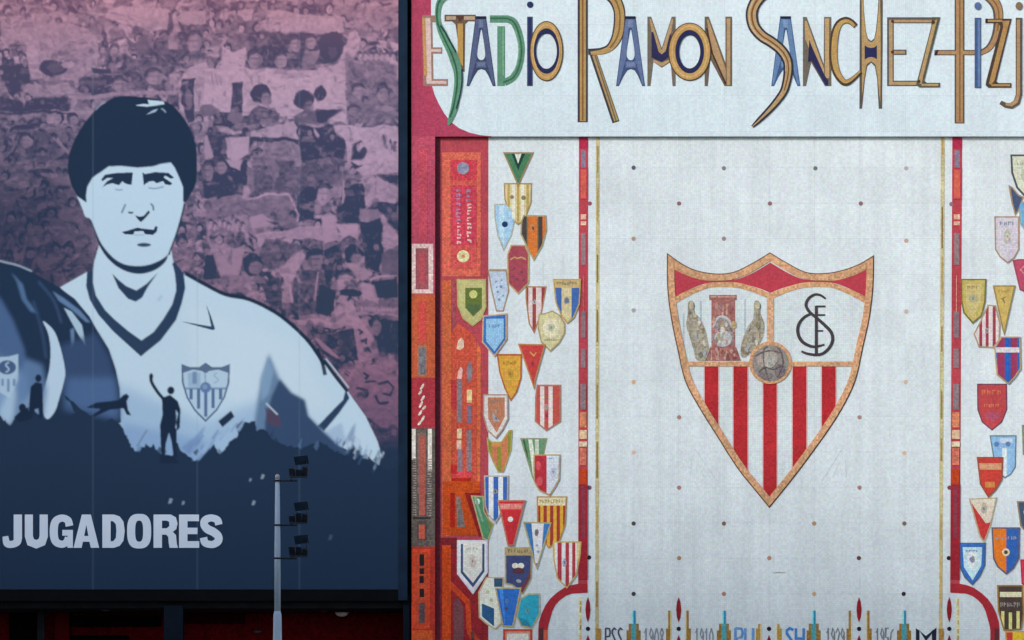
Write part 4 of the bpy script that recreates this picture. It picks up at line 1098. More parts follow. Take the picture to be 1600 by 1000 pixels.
# ================================================================== portrait banner (printed fabric on a frame)
BD = 0.16
bw = at_ref(BD)
X0, X1, Y0, Y1 = -170, 623, -90, 921
def paint_banner():
    """The print, worked out as a colour sheet (1 cell = 1 survey unit)."""
    g = np.random.default_rng(11)
    SS = 2
    Wd, Hd = (X1 - X0) * SS, (Y1 - Y0) * SS
    def box(m, r, ax):
        r = int(max(1, r))
        c = np.cumsum(np.pad(m, [(r + 1, r) if a == ax else (0, 0) for a in (0, 1)], mode='edge'), axis=ax)
        n = 2 * r + 1
        if ax == 0:
            return (c[n:] - c[:-n]) / n
        return (c[:, n:] - c[:, :-n]) / n
    def blur(m, s):
        r = s * SS * 0.6
        if r < 0.7:
            return m
        for _ in range(2):
            m = box(box(m, r, 0), r, 1)
        return m
    def mask(poly, soft):
        p = np.array([(q[0], q[1]) for q in poly], float)
        p[:, 0] = (p[:, 0] - X0) * SS
        p[:, 1] = (p[:, 1] - Y0) * SS
        pad = int(soft * SS * 3) + 3
        x0, x1 = int(max(0, p[:, 0].min() - pad)), int(min(Wd, p[:, 0].max() + pad + 1))
        y0, y1 = int(max(0, p[:, 1].min() - pad)), int(min(Hd, p[:, 1].max() + pad + 1))
        if x1 <= x0 or y1 <= y0:
            return None
        xx = np.arange(x0, x1) + 0.5
        yy = np.arange(y0, y1) + 0.5
        ins = np.zeros((len(yy), len(xx)), bool)
        n = len(p)
        for i in range(n):
            (xa, ya), (xb, yb) = p[i], p[(i + 1) % n]
            if ya == yb:
                continue
            rows = np.nonzero((yy >= min(ya, yb)) & (yy < max(ya, yb)))[0]
            if len(rows) == 0:
                continue
            xi = xa + (yy[rows] - ya) * (xb - xa) / (yb - ya)
            ins[rows] ^= xx[None, :] < xi[:, None]
        return y0, y1, x0, x1, blur(ins.astype(np.float32), soft)
    # ---------------- the crowd, in grey values first
    def noise(cx, cy):
        a = g.random((int(Hd / SS / cy) + 3, int(Wd / SS / cx) + 3)).astype(np.float32)
        yi = np.linspace(0, a.shape[0] - 2.001, Hd)
        xi = np.linspace(0, a.shape[1] - 2.001, Wd)
        y_, x_ = yi.astype(int), xi.astype(int)
        fy, fx = (yi - y_)[:, None], (xi - x_)[None, :]
        fy, fx = fy * fy * (3 - 2 * fy), fx * fx * (3 - 2 * fx)
        A = a[y_][:, x_] * (1 - fx) + a[y_][:, x_ + 1] * fx
        B = a[y_ + 1][:, x_] * (1 - fx) + a[y_ + 1][:, x_ + 1] * fx
        return A * (1 - fy) + B * fy
    V = 0.43 + 0.30 * (noise(60, 34) - 0.5) + 0.22 * (noise(22, 13) - 0.5)
    def tone(poly, v, a=0.85, soft=1.0):
        nonlocal V
        m = mask(poly, soft)
        if m is None:
            return
        y0, y1, x0, x1, k = m
        V[y0:y1, x0:x1] += (v - V[y0:y1, x0:x1]) * k * a
    def person(x, y, r, fl=None):
        hv = g.uniform(0.02, 0.22)
        fv = g.uniform(0.5, 0.78)
        s = g.uniform(0.15, 0.75)
        t = g.uniform(-0.25, 0.25)
        tone([(x - 2.0 * r, y + 3.2 * r), (x - 1.7 * r, y + 1.5 * r), (x - 0.6 * r, y + 0.95 * r), (x + 0.6 * r, y + 0.95 * r), (x + 1.7 * r, y + 1.5 * r), (x + 2.0 * r, y + 3.2 * r)], s, 0.75, 1.2)
        tone(ell(x + t * r, y, r * 0.88, r * 1.1, 14), hv, 0.9, 0.9)
        tone(ell(x + t * r * 2.2, y + 0.3 * r, r * 0.6, r * 0.74, 12), fv, 0.9, 0.9)
        tone(ell(x + t * r * 2.2, y + 0.2 * r, r * 0.45, r * 0.12, 8), fv - 0.3, 0.6, 0.5)
        if g.random() < 0.3:
            d = g.choice([-1, 1])
            for q in stroke([(x + d * 1.5 * r, y + 1.6 * r, r * 0.7), (x + d * 2.2 * r, y, r * 0.5), (x + d * g.uniform(1.4, 2.8) * r, y - g.uniform(1, 2.2) * r, r * 0.5)]):
                tone(q, fv, 0.8, 0.7)
    y = -80
    while y < 730:
        x = X0 - 10 + g.uniform(0, 20)
        r0 = 6.5 + 3.5 * (y + 80) / 800
        while x < X1 + 10:
            if g.random() < 0.5:
                person(x, y + g.uniform(-7, 7), r0 * g.uniform(0.75, 1.3))
            if g.random() < 0.10:
                w_ = g.uniform(18, 50)
                h_ = g.uniform(5, 14)
                k = g.uniform(-5, 5)
                tone([(x, y), (x + w_, y + k), (x + w_, y + k + h_), (x, y + h_)], g.uniform(0.55, 0.85), 0.8, 0.8)
            x += r0 * g.uniform(2.0, 3.3)
        y += r0 * 2.1
    def clutter(n, a):
        for _ in range(n):
            cx, cy = g.uniform(X0, X1), g.uniform(-85, 720)
            L_, t_ = g.uniform(4, 24), g.uniform(1.5, 8)
            an = g.normal(0, 0.45) if g.random() < 0.65 else g.uniform(0, math.pi)
            ca, sa = math.cos(an), math.sin(an)
            pts = [(-L_ / 2, -t_ / 2 * g.uniform(.3, 1)), (0, -t_ / 2 * g.uniform(.6, 1.4)), (L_ / 2, -t_ / 2 * g.uniform(.2, 1)), (L_ / 2, t_ / 2 * g.uniform(.2, 1)), (0, t_ / 2 * g.uniform(.6, 1.4)), (-L_ / 2, t_ / 2 * g.uniform(.3, 1))]
            tone([(cx + p[0] * ca - p[1] * sa, cy + p[0] * sa + p[1] * ca) for p in pts], g.choice([0.05, 0.15, 0.3, 0.5, 0.65, 0.8]), a, g.uniform(0.6, 1.8))
    clutter(2600, 0.62)
    # ---------------- the larger things in the crowd (banners, arms, heads), zone by zone
    REC = []
    def hand(poly, v, a, soft):
        REC.append((poly, v, a, soft))
        tone(poly, v, a, soft)
    def z(ox, oy, k, items):
        for it in items:
            v, pts = it[0], it[1]
            a = it[2] if len(it) > 2 else 0.82
            sf = it[3] if len(it) > 3 else 1.2
            if isinstance(pts, tuple):
                cx, cy, rx, ry = pts
                X, Y_, rx, ry = ox + cx / k, oy + cy / k, rx / k, ry / k
                e_ = [(X + (px - X) * g.uniform(.86, 1.1), Y_ + (py - Y_) * g.uniform(.88, 1.08)) for px, py in ell(X, Y_, rx, ry, 14)]
                hand(spline(e_, 2, True), v, a, sf)
                if v > 0.42 and ry > 6 and rx < 16:       # a face: hair, brow, shaded cheek, shoulders
                    d_ = g.choice([-1, 1])
                    hand([(X - 1.15 * rx, Y_ + 0.1 * ry), (X - 1.05 * rx, Y_ - 0.7 * ry), (X - 0.3 * rx, Y_ - 1.2 * ry), (X + 0.6 * rx, Y_ - 1.12 * ry), (X + 1.12 * rx, Y_ - 0.5 * ry), (X + 0.85 * rx, Y_ - 0.45 * ry), (X + 0.3 * rx, Y_ - 0.68 * ry), (X - 0.6 * rx, Y_ - 0.5 * ry), (X - 0.85 * rx, Y_ + 0.1 * ry)], 0.12, 0.8, 0.8)
                    hand([(X - 0.6 * rx, Y_ - 0.18 * ry), (X + 0.65 * rx, Y_ - 0.2 * ry), (X + 0.6 * rx, Y_), (X - 0.55 * rx, Y_ + 0.02 * ry)], v - 0.3, 0.6, 0.7)
                    hand([(X + d_ * 0.5 * rx, Y_ - 0.6 * ry), (X + d_ * 1.0 * rx, Y_ - 0.2 * ry), (X + d_ * 0.9 * rx, Y_ + 0.5 * ry), (X + d_ * 0.3 * rx, Y_ + 0.95 * ry), (X + d_ * 0.45 * rx, Y_ + 0.2 * ry)], v - 0.24, 0.65, 1.0)
                    hand([(X - 0.3 * rx, Y_ + 0.5 * ry), (X + 0.35 * rx, Y_ + 0.48 * ry), (X + 0.3 * rx, Y_ + 0.62 * ry), (X - 0.28 * rx, Y_ + 0.62 * ry)], v - 0.3, 0.55, 0.6)
            else:
                hand([(ox + p[0] / k, oy + p[1] / k) for p in pts], v, a, sf)
    def ln(ox, oy, k, pts, w_, v, a=0.85):
        for q in stroke([(ox + p[0] / k, oy + p[1] / k) for p in pts], w_, False, 4, 0.0, True):
            hand(q, v, a, 0.7)
    z(0, 0, 4, [
        (.62, [(0, 100), (280, 90), (350, 140), (600, 200), (620, 420), (480, 500), (270, 490), (200, 280), (60, 240), (0, 250)]),
        (.72, [(620, 90), (760, 30), (1060, 60), (1100, 110), (980, 180), (760, 160)]), (.66, [(1130, 80), (1280, 70), (1280, 150), (1130, 150)]),
        (.08, [(0, 330), (60, 400), (180, 400), (180, 560), (60, 600), (0, 480)]), (.14, (330, 420, 95, 50)), (.30, (350, 425, 60, 28)), (.75, (425, 405, 40, 22)),
        (.70, [(160, 270), (210, 270), (260, 480), (190, 500)]), (.62, [(130, 530), (440, 510), (450, 560), (280, 600), (200, 600)]),
        (.10, [(180, 630), (300, 600), (430, 610), (430, 690), (150, 690)]), (.14, [(0, 600), (150, 640), (150, 690), (0, 690)]),
        (.55, [(40, 712), (380, 712), (380, 735), (40, 745)]), (.16, [(0, 800), (500, 800), (430, 1000), (0, 1000)], .55, 6), (.12, [(100, 780), (260, 770), (250, 800), (100, 810)]),
        (.22, [(640, 150), (660, 150), (700, 420), (670, 420)]), (.30, [(760, 200), (860, 340), (930, 340), (960, 220), (900, 210), (850, 280)]),
        (.20, [(940, 280), (1060, 180), (1110, 200), (1100, 420), (1000, 560), (900, 560), (760, 560), (760, 330), (860, 380)], .7, 2), (.62, (960, 480, 50, 50)), (.55, (740, 530, 40, 50)),
        (.66, [(1060, 90), (1110, 90), (1110, 300), (1060, 300)]), (.20, [(1055, 80), (1075, 80), (1075, 200), (1050, 200)]),
        (.25, [(1130, 160), (1280, 160), (1280, 400), (1130, 330)], .7, 3), (.60, (1215, 260, 50, 60)),
        (.80, [(1110, 520), (1130, 450), (1180, 415), (1290, 400), (1290, 690), (1110, 690)]), (.05, [(1130, 490), (1215, 490), (1215, 760), (1170, 770), (1130, 640)]), (.4, (1180, 620, 22, 60)),
        (.14, [(500, 490), (700, 480), (710, 580), (500, 585)]), (.30, [(520, 505), (660, 500), (660, 525), (520, 530)]), (.05, [(570, 430), (690, 430), (700, 460), (590, 460)]),
        (.62, [(440, 590), (1100, 560), (1100, 590), (440, 615)]), (.60, (160, 880, 36, 44)), (.45, [(260, 790), (500, 800), (400, 900), (330, 860)], .5, 3)])
    ln(0, 0, 4, [(0, 697), (460, 703)], 2.2, .06)
    ln(0, 0, 4, [(330, 860), (390, 920), (430, 960)], 4, .6)
    z(320, 0, 4, [
        (.70, [(390, 70), (860, 100), (870, 200), (400, 190)]), (.50, [(860, 60), (1200, 40), (1200, 180), (960, 180)], .6, 3),
        (.16, [(270, 200), (860, 210), (830, 390), (700, 400), (500, 430), (360, 420), (280, 330)], .85, 2), (.60, (560, 275, 32, 48)), (.58, (660, 262, 36, 48)), (.62, (475, 375, 40, 48)), (.56, (310, 370, 44, 54)),
        (.06, (790, 290, 78, 92)), (.28, (800, 330, 30, 40)), (.55, [(620, 320), (720, 320), (680, 400), (600, 410)], .5),
        (.84, [(0, 440), (230, 425), (690, 435), (870, 470), (870, 770), (560, 730), (0, 710)], .92), (.84, [(110, 290), (180, 330), (260, 290), (250, 430), (100, 430)], .7),
        (.78, [(900, 210), (940, 180), (975, 260), (950, 330), (900, 420), (870, 540), (860, 760), (760, 760), (780, 560), (700, 500), (700, 420), (840, 390), (860, 300)]),
        (.06, (350, 580, 68, 58)), (.60, (380, 610, 32, 48)), (.22, [(255, 740), (330, 650), (400, 680), (470, 710), (450, 775), (260, 785)]),
        (.06, (620, 620, 66, 62)), (.48, (648, 660, 32, 48)), (.28, [(560, 730), (640, 690), (700, 690), (760, 770), (560, 770)]), (.10, (722, 580, 36, 52)), (.10, [(690, 680), (780, 690), (860, 690), (740, 770), (700, 760)]),
        (.05, [(165, 510), (235, 500), (235, 690), (160, 800), (60, 790), (70, 700), (160, 690)]), (.40, (190, 730, 50, 40)), (.35, (25, 690, 50, 40)),
        (.40, [(880, 330), (960, 390), (1200, 395), (1200, 770), (880, 750)], .85, 2), (.62, (960, 570, 38, 44)), (.60, (1110, 580, 32, 52)), (.50, (930, 690, 40, 30)), (.56, (1135, 680, 40, 20)),
        (.82, [(290, 820), (560, 768), (590, 870), (300, 860)]), (.16, [(0, 830), (290, 830), (260, 1000), (0, 1000)], .8, 2), (.84, [(130, 860), (280, 850), (270, 960), (200, 1010), (150, 990)]), (.70, [(0, 850), (20, 850), (60, 980), (0, 1000)]),
        (.52, [(370, 890), (600, 880), (600, 1000), (370, 1000)]), (.10, [(600, 790), (790, 790), (870, 900), (860, 1000), (600, 1000)]), (.75, [(675, 790), (720, 850), (710, 870), (685, 830)]), (.10, [(300, 850), (590, 870), (590, 890), (300, 880)]),
        (.86, [(800, 790), (1210, 790), (1210, 1010), (880, 1010), (870, 880)]), (.12, [(925, 900), (955, 890), (960, 960), (990, 1000), (910, 1000)]), (.15, (985, 960, 22, 34)), (.90, (960, 920, 10, 30))])
    for x in range(970, 1200, 34):
        z(320, 0, 4, [(.75, (x, 355, 13, 26))])
    for x in (45, 75, 95, 290, 340):
        ln(320, 0, 4, [(x, 470), (x + 8, 530)], 2.4, .55, .7)
    for pts in ([(1120, 850), (1140, 930)], [(1160, 870), (1165, 940)], [(1185, 880), (1180, 950)]):
        ln(320, 0, 4, pts, 2.6, .2)
    z(320, 250, 4, [
        (.30, [(290, 0), (860, 0), (850, 160), (640, 170), (600, 220), (290, 210)], .9, 2), (.52, [(370, 0), (440, 0), (470, 60), (440, 140)], .6), (.62, [(560, 0), (600, 0), (590, 40), (560, 40)], .7),
        (.10, [(0, 20), (270, 0), (240, 230), (0, 230)], .85, 2), (.55, (100, 40, 36, 44)), (.50, (20, 70, 34, 60)), (.78, [(140, 0), (240, 0), (215, 60), (160, 40)]),
        (.46, [(0, 240), (230, 230), (530, 220), (590, 350), (560, 400), (300, 390), (0, 360)], .92), (.70, [(0, 370), (270, 345), (270, 480), (0, 470)], .5, 2),
        (.76, [(240, 160), (275, 160), (270, 220), (235, 240)]), (.74, [(280, 360), (360, 335), (460, 410), (300, 425)]), (.08, [(380, 375), (470, 395), (440, 410)]),
        (.78, [(310, 460), (460, 440), (740, 415), (760, 520), (640, 480), (480, 480), (370, 520), (340, 560)]), (.30, [(370, 500), (640, 520), (440, 690), (330, 680)], .85, 1.5),
        (.06, [(590, 220), (640, 170), (700, 180), (690, 380), (580, 400)]), (.74, (740, 215, 46, 62)), (.06, (662, 215, 44, 46)), (.60, [(690, 280), (730, 280), (720, 340), (700, 330)]), (.78, [(735, 350), (820, 340), (830, 500), (750, 525)]), (.6, (650, 390, 34, 28)),
        (.84, [(820, 400), (950, 395), (960, 500), (900, 470), (860, 490), (840, 440)]), (.06, [(865, 170), (980, 140), (1000, 260), (950, 380), (840, 380), (830, 290)]),
        (.84, [(880, 0), (1210, 0), (1210, 80), (1080, 80), (980, 95)]), (.16, [(900, 10), (960, 40), (1000, 30), (940, 60)]), (.16, [(1080, 85), (1210, 100), (1210, 150), (1130, 120)]),
        (.78, [(970, 110), (1060, 90), (1210, 160), (1210, 265), (1000, 275)]), (.12, [(1000, 300), (1060, 265), (1210, 275), (1210, 470), (1090, 330)]), (.56, [(970, 300), (1080, 310), (1080, 370), (960, 370)]),
        (.04, [(960, 380), (1090, 370), (1120, 560), (1090, 700), (990, 680)]), (.76, [(1080, 330), (1200, 480), (1205, 530), (1140, 580)]), (.34, [(1100, 590), (1210, 540), (1210, 720), (1110, 700)]),
        (.70, [(50, 580), (100, 580), (170, 680), (180, 560), (250, 530), (230, 650), (200, 720), (80, 720)]), (.10, (300, 650, 64, 74)), (.60, (312, 668, 42, 50)), (.10, [(0, 600), (50, 600), (100, 740), (0, 750)]), (.55, [(60, 720), (320, 730), (220, 810), (100, 760)]),
        (.80, [(455, 695), (610, 560), (640, 600), (560, 740), (500, 780)]), (.18, [(340, 760), (460, 740), (490, 960), (420, 930)], .8), (.50, (690, 620, 46, 60)), (.08, [(640, 570), (740, 560), (720, 590), (650, 600)]),
        (.26, [(560, 740), (640, 680), (740, 680), (820, 780), (780, 970), (520, 970)], .8), (.06, [(740, 560), (850, 520), (860, 680), (760, 780)]), (.06, [(720, 780), (810, 820), (790, 980), (700, 960)]),
        (.05, (930, 590, 62, 60)), (.66, (950, 615, 38, 44)), (.72, [(880, 650), (920, 640), (1050, 710), (980, 755)]), (.80, (870, 745, 46, 46)), (.35, (885, 770, 14, 16)), (.04, (910, 832, 72, 26)), (.70, [(840, 850), (900, 850), (880, 900), (820, 890)]),
        (.08, [(1040, 760), (1200, 740), (1205, 860), (1060, 860)]), (.78, [(980, 760), (1060, 780), (1090, 900), (990, 860)]), (.80, [(770, 960), (860, 880), (930, 900), (980, 1010), (760, 1010)]), (.55, [(940, 880), (1210, 880), (1210, 960), (960, 950)], .7)])
    for q in range(8):
        z(320, 250, 4, [(.82, (30 + q * 30, 400 + 20 * math.sin(q * 2.1), 10, 26), .7)])
    ln(320, 250, 4, [(230, 228), (400, 222), (520, 226), (560, 280), (588, 350), (575, 395)], 3.4, .85)
    ln(320, 250, 4, [(420, 712), (470, 690)], 3, .75)
    ln(320, 250, 4, [(528, 770), (545, 890)], 3.6, .82)
    ln(320, 250, 4, [(705, 700), (690, 880)], 2.4, .7)
    ln(320, 250, 4, [(580, 720), (600, 770)], 2.4, .7)
    ln(320, 250, 4, [(870, 130), (862, 260)], 2.6, .75)
    ln(320, 250, 4, [(295, 30), (300, 200)], 2.6, .5)
    ln(320, 250, 4, [(1030, 750), (1090, 725), (1200, 722)], 3, .8)
    ln(320, 250, 4, [(880, 970), (1210, 968)], 2.2, .75)
    for x in range(980, 1200, 20):
        ln(320, 250, 4, [(x, 930), (x + 6, 945)], 3, .8, .7)
    z(320, 500, 4, [
        (.10, [(660, 60), (950, 60), (980, 240), (850, 290), (740, 220)], .85), (.20, (880, 140, 50, 80)), (.80, [(560, 0), (1000, 0), (980, 45), (740, 40), (580, 30)]), (.80, [(930, 50), (1010, 30), (1090, 220), (960, 260)]),
        (.12, [(1030, 0), (1210, 0), (1210, 200), (1090, 200), (1060, 100)]), (.60, (1070, 40, 26, 60)), (.66, [(1090, 225), (1210, 200), (1210, 690), (1090, 660), (1000, 560), (900, 450), (830, 310), (1050, 290)], .8), (.72, [(690, 110), (720, 120), (820, 220), (840, 250), (740, 190)])])
    for pts in ([(960, 60), (985, 75), (965, 90)], [(975, 130), (1010, 120), (1005, 145)], [(990, 180), (1020, 170), (1030, 195)], [(870, 330), (900, 350)], [(990, 330), (1020, 350), (1000, 370)], [(1080, 400), (1140, 380), (1180, 420), (1160, 470), (1110, 460)],
                [(950, 420), (1000, 440), (1010, 480)], [(1060, 470), (1090, 520), (1150, 510)], [(1000, 390), (1060, 380)]):
        ln(320, 500, 4, pts, 3.2, .15)
    clutter(2400, 0.26)
    V = V + 0.16 * (noise(5, 4) - 0.5) + 0.07 * (noise(2, 2) - 0.5)
    # nothing in a photographed crowd has straight edges: push the shapes about a little
    gy_, gx_ = np.meshgrid(np.arange(Hd), np.arange(Wd), indexing='ij')
    wx_ = SS * (7 * (noise(26, 26) - 0.5) + 3.0 * (noise(10, 10) - 0.5))
    wy_ = SS * (7 * (noise(26, 26) - 0.5) + 3.0 * (noise(10, 10) - 0.5))
    V = V[np.clip(gy_ + wy_, 0, Hd - 1).astype(int), np.clip(gx_ + wx_, 0, Wd - 1).astype(int)]
    for _ in range(700):
        x_, y_ = g.uniform(X0, X1), g.uniform(-80, 700)
        if V[int((y_ - Y0) * SS), int((x_ - X0) * SS) - 1] > 0.52:
            continue
        r_ = 5.5 + 3 * (y_ + 80) / 800
        hv, fv = g.uniform(0.05, 0.3), g.uniform(0.42, 0.7)
        t_ = g.uniform(-0.4, 0.4)
        a_ = g.uniform(0.35, 0.7)
        tone(ell(x_, y_ - 0.25 * r_, r_ * g.uniform(.75, .95), r_ * g.uniform(.8, 1.05), 12), hv, a_, 1.0)
        tone(ell(x_ + t_ * r_, y_ + 0.35 * r_, r_ * 0.58, r_ * 0.66, 10), fv, a_, 1.0)
        tone([(x_ - 1.8 * r_, y_ + 2.6 * r_), (x_ - 1.2 * r_, y_ + 1.2 * r_), (x_ + 1.2 * r_, y_ + 1.2 * r_), (x_ + 1.8 * r_, y_ + 2.6 * r_)], g.uniform(.1, .75), a_ * 0.6, 1.5)
    for poly, v, a, sf in REC:
        p = np.array(poly)
        if np.ptp(p, axis=0).max() < 52:
            q = p + g.normal(0, 0.5, p.shape)
            tone([tuple(e) for e in q], v, a * 0.85, sf * 0.8)
    clutter(900, 0.16)
    for _ in range(900):
        x_, y_ = g.uniform(X0, X1), g.uniform(-80, 700)
        an = g.normal(0, 0.25) if g.random() < 0.5 else g.normal(1.45, 0.35)
        l_ = g.uniform(5, 20)
        b_ = g.normal(0, 2)
        for q in stroke([(x_, y_), (x_ + l_ / 2 * math.cos(an) + b_, y_ + l_ / 2 * math.sin(an)), (x_ + l_ * math.cos(an), y_ + l_ * math.sin(an))], g.uniform(0.8, 2.2)):
            tone(q, g.choice([0.1, 0.25, 0.7, 0.85]), g.uniform(.2, .5), 0.6)
    V = np.clip(blur(V, 0.55), 0, 1)
    ys = (np.arange(Hd) / SS + Y0)[:, None]
    xs = (np.arange(Wd) / SS + X0)[None, :]
    def grad(stops):
        pos = [s[0] for s in stops]
        cols = np.array([lin(s[1]) for s in stops])
        return np.stack([np.interp(ys[:, 0], pos, cols[:, i]) for i in range(3)], -1)[:, None, :]
    dk = grad([(-90, '8c5468'), (0, '664c66'), (90, '4a4662'), (200, '40425f'), (330, '37405c'), (470, '333f58'), (600, '2f3d56'), (921, '26364f')])
    lt = grad([(-90, 'cc90a2'), (0, 'c494a6'), (90, 'ba98b0'), (200, 'b298b2'), (330, 'ac8eaa'), (470, 'aa86a0'), (600, '9e708c'), (690, '7c5c7c'), (740, '3c4a64'), (921, '2a3b55')])
    I = dk + (lt - dk) * (np.clip((V - 0.5) * 1.45 + 0.47, 0, 1) ** 1.1)[..., None]
    # the lower left of the crowd is printed darker
    k = np.clip((ys - 170) / 160, 0, 1) * np.clip((210 - xs) / 130, 0, 1) * 0.92
    I = I * (1 - k[..., None]) + (I * 0.16 + 0.72 * lin('2a3854')) * k[..., None]
    def put(poly, hx, a=1.0, soft=0.6):
        m = mask(poly, soft)
        if m is None:
            return
        y0, y1, x0, x1, k_ = m
        I[y0:y1, x0:x1] += (lin(hx) - I[y0:y1, x0:x1]) * (k_ * a)[..., None]
    def pl(pts, w_, hx, a=1.0, soft=0.6, smooth=True):
        for q in stroke(pts, w_, smooth, 4, 0.0, True):
            put(q, hx, a, soft)
    N, L = '20324a', 'bad3e5'
    put([(440, 700), (660, 690), (660, 960), (420, 960)], '243751', .95, 12)
    # ---------------- shirt
    jersey = spline([(94, 449), (115, 437), (136, 425)], 3) + [(150, 440), (215, 470), (275, 440), (289, 427), (320, 443), (352, 459), (387, 467), (420, 481), (447, 500), (482, 533), (506, 566), (528, 592), (544, 612), (571, 650), (590, 690), (596, 712),
              (592, 727), (580, 718), (573, 709), (565, 712), (552, 694), (546, 704), (530, 697), (505, 677), (495, 665), (480, 650), (475, 625), (420, 740), (150, 740), (100, 640), (140, 495)]
    put(jersey, L)
    put([(290, 470), (470, 540), (520, 640), (400, 640), (300, 600)], 'c4d9e8', .6, 12)
    put([(185, 600), (320, 660), (420, 620), (420, 760), (150, 760)], '8fb0d2', .75, 16)
    put([(190, 660), (330, 690), (330, 760), (190, 760)], '7596c4', .6, 10)
    pl([(289, 427), (320, 444), (352, 460), (387, 467), (420, 482), (447, 500), (482, 533), (507, 570)], 6, N)
    pl([(495, 545), (503, 564), (508, 586)], 6, N, .95)
    pl([(506, 563), (524, 588), (543, 612)], 5, N)
    pl([(509, 560), (528, 584), (545, 606)], 2.4, 'b8c8d8', .9)
    put([(540, 608), (546, 622), (530, 645), (506, 674), (496, 666), (520, 641), (536, 625)], '2c4260', 1, 1)
    put([(505, 677), (520, 668), (534, 660), (540, 690), (528, 700)], '8ea8cc', .6, 4)
    put([(538, 690), (550, 668), (556, 660), (552, 690)], '6c86b0', .7, 3)
    # fold under the arm
    put([(420, 552), (437, 592), (455, 614), (476, 625), (482, 650), (500, 668), (540, 708), (540, 740), (395, 740), (396, 668), (402, 628), (408, 590)], '5c7a9c', .95, 5)
    put([(437, 592), (455, 614), (476, 625), (481, 650), (500, 670), (540, 708), (540, 750), (412, 750), (414, 660), (424, 620)], '33496a', .95, 4)
    put([(408, 590), (420, 560), (428, 580), (420, 615), (408, 628)], '84a4c4', .7, 4)
    put([(414, 636), (436, 648), (440, 668), (418, 662)], '53445a', .8, 2)
    pl([(416, 630), (424, 638), (434, 648)], 2.2, 'b8c8d4', .9)
    # ---------------- neck, collar, face
    put([(155, 382), (147, 410), (144, 440), (160, 482), (221, 534), (262, 482), (276, 450), (271, 412), (266, 380)], 'bad3e5')
    put([(136, 424), (134.5, 447), (140, 468), (154, 492), (176, 517), (220, 557), (251, 532), (275, 500), (284, 474), (289.5, 450), (287, 428), (273, 409), (269, 412), (274.5, 430), (275, 455), (269, 476), (255, 499), (240, 519),
         (221, 532), (200, 517), (180, 500), (164, 484), (150, 462), (145.5, 442), (145.5, 424)], '2c415e')
    put([(175, 427), (185, 450), (200, 467), (212, 471.5), (222, 465), (232, 447), (247.5, 425), (230, 443), (213, 454), (197, 447), (186, 438)], '2a3f5b', 1, .8)
    pl([(247, 470), (253, 462)], 4, '9ab4cc', .6, 2)
    face = spline([(145, 300), (146, 277), (160, 267), (170, 258), (215, 256), (252, 252), (268, 253), (280, 277), (287, 296), (287, 318), (277, 357), (266, 388), (260, 400), (243, 410), (225, 415), (205, 415), (190, 411), (175, 401), (160, 383), (152, 367), (142, 343),
                   (133, 338), (128, 322), (120, 305), (135, 315)], 3, True)
    chin = spline([(142, 345), (150, 368), (155, 383), (167, 402), (185, 418), (205, 426.5), (225, 427.5), (245, 420.5), (259, 408), (263, 396)], 3) + [(262, 390), (240, 396), (215, 400), (180, 390), (158, 370)]
    put(chin, '22364f')
    pl([(288, 318), (278, 356), (267, 386), (263, 398)], 4.5, N)
    put(face, 'b8d1e4')
    put([(121, 306), (134, 300), (142, 270), (152, 290), (150, 340), (134, 337), (127, 322)], 'b8d1e4')
    # ---------------- hair
    put(spline([(107, 248), (106, 264), (111, 287), (121, 307)], 3) + [(135, 316.5), (134.5, 305), (136, 292), (145, 277), (160, 267), (170, 260), (190, 259.5), (215, 262), (240, 260), (252, 256), (267, 254), (273, 262), (280, 277), (286, 292), (286, 315), (291, 315)]
        + spline([(300, 300), (307, 282), (308, 246), (304, 220), (292, 192), (276, 171), (262, 160), (238, 153.5), (215, 151), (190, 150), (172, 155), (150, 172), (132, 192), (117, 217), (108, 240)], 3), N)
    put([(211, 165), (224, 162.5), (233, 163), (231, 156), (256, 158.5), (257, 163), (244, 165), (230, 167)], 'b8d0e0', 1, .5)
    put([(228, 180), (238, 173), (247, 170), (243, 175)], '9cb6c8', 1, .5)
    pl([(252, 170), (256, 172), (259, 176)], 2, '8ca6ba')
    pl([(149, 172), (157, 164), (165, 159)], 2, '8e9cb4', .8)
    # ---------------- features
    F = '22344c'
    put([(158, 281), (164, 273), (183, 270), (207.8, 269.5), (205.5, 289), (199, 288), (194, 286), (191.5, 283), (186, 289.5), (176, 286.5), (168, 288), (160, 292.5), (167.5, 283), (177, 278), (168, 278), (160.5, 283)], F, 1, .5)
    put([(222.5, 269.5), (227, 272), (242, 269), (263, 270), (272, 277.5), (267.5, 279.5), (258, 274.5), (256, 277.5), (269.5, 286.5), (266, 289.5), (258, 288), (255, 283), (245, 286.5), (240, 283), (234, 283.5), (228, 287), (224.5, 290.5)], F, 1, .5)
    pl([(180, 295.5), (186, 297), (192, 296)], 2, '6c86a0', .8)
    pl([(232, 293.5), (243, 294.5), (256, 291.5)], 2, '6c86a0', .9)
    pl([(196, 319), (193, 326), (190, 333)], 2.4, '45607c', .9)
    pl([(200.5, 331.5), (204, 332.5), (208, 332)], 3, F, .95)
    put([(211, 336.5), (218, 338.5), (225, 337), (232.5, 328.5), (234.5, 332), (227, 341), (220, 347), (215, 342.5)], F, 1, .5)
    pl([(235.5, 318), (239, 322), (240, 329)], 2.6, '3c5672', .9)
    put([(190, 362.5), (200, 360), (208, 357.5), (215, 355.5), (221, 357), (228, 357.5), (240, 359), (243, 353), (246.5, 354.5), (245, 362), (239, 367), (227, 366), (223.5, 361), (210.5, 361.5), (208, 366.5), (195.5, 366)], F, 1, .5)
    pl([(209, 366.5), (217, 367.5), (226, 366.5)], 1.4, '7c98b2', .7)
    put(ell(225, 382.5, 11, 3, 18), '2e4660', 1, .8)
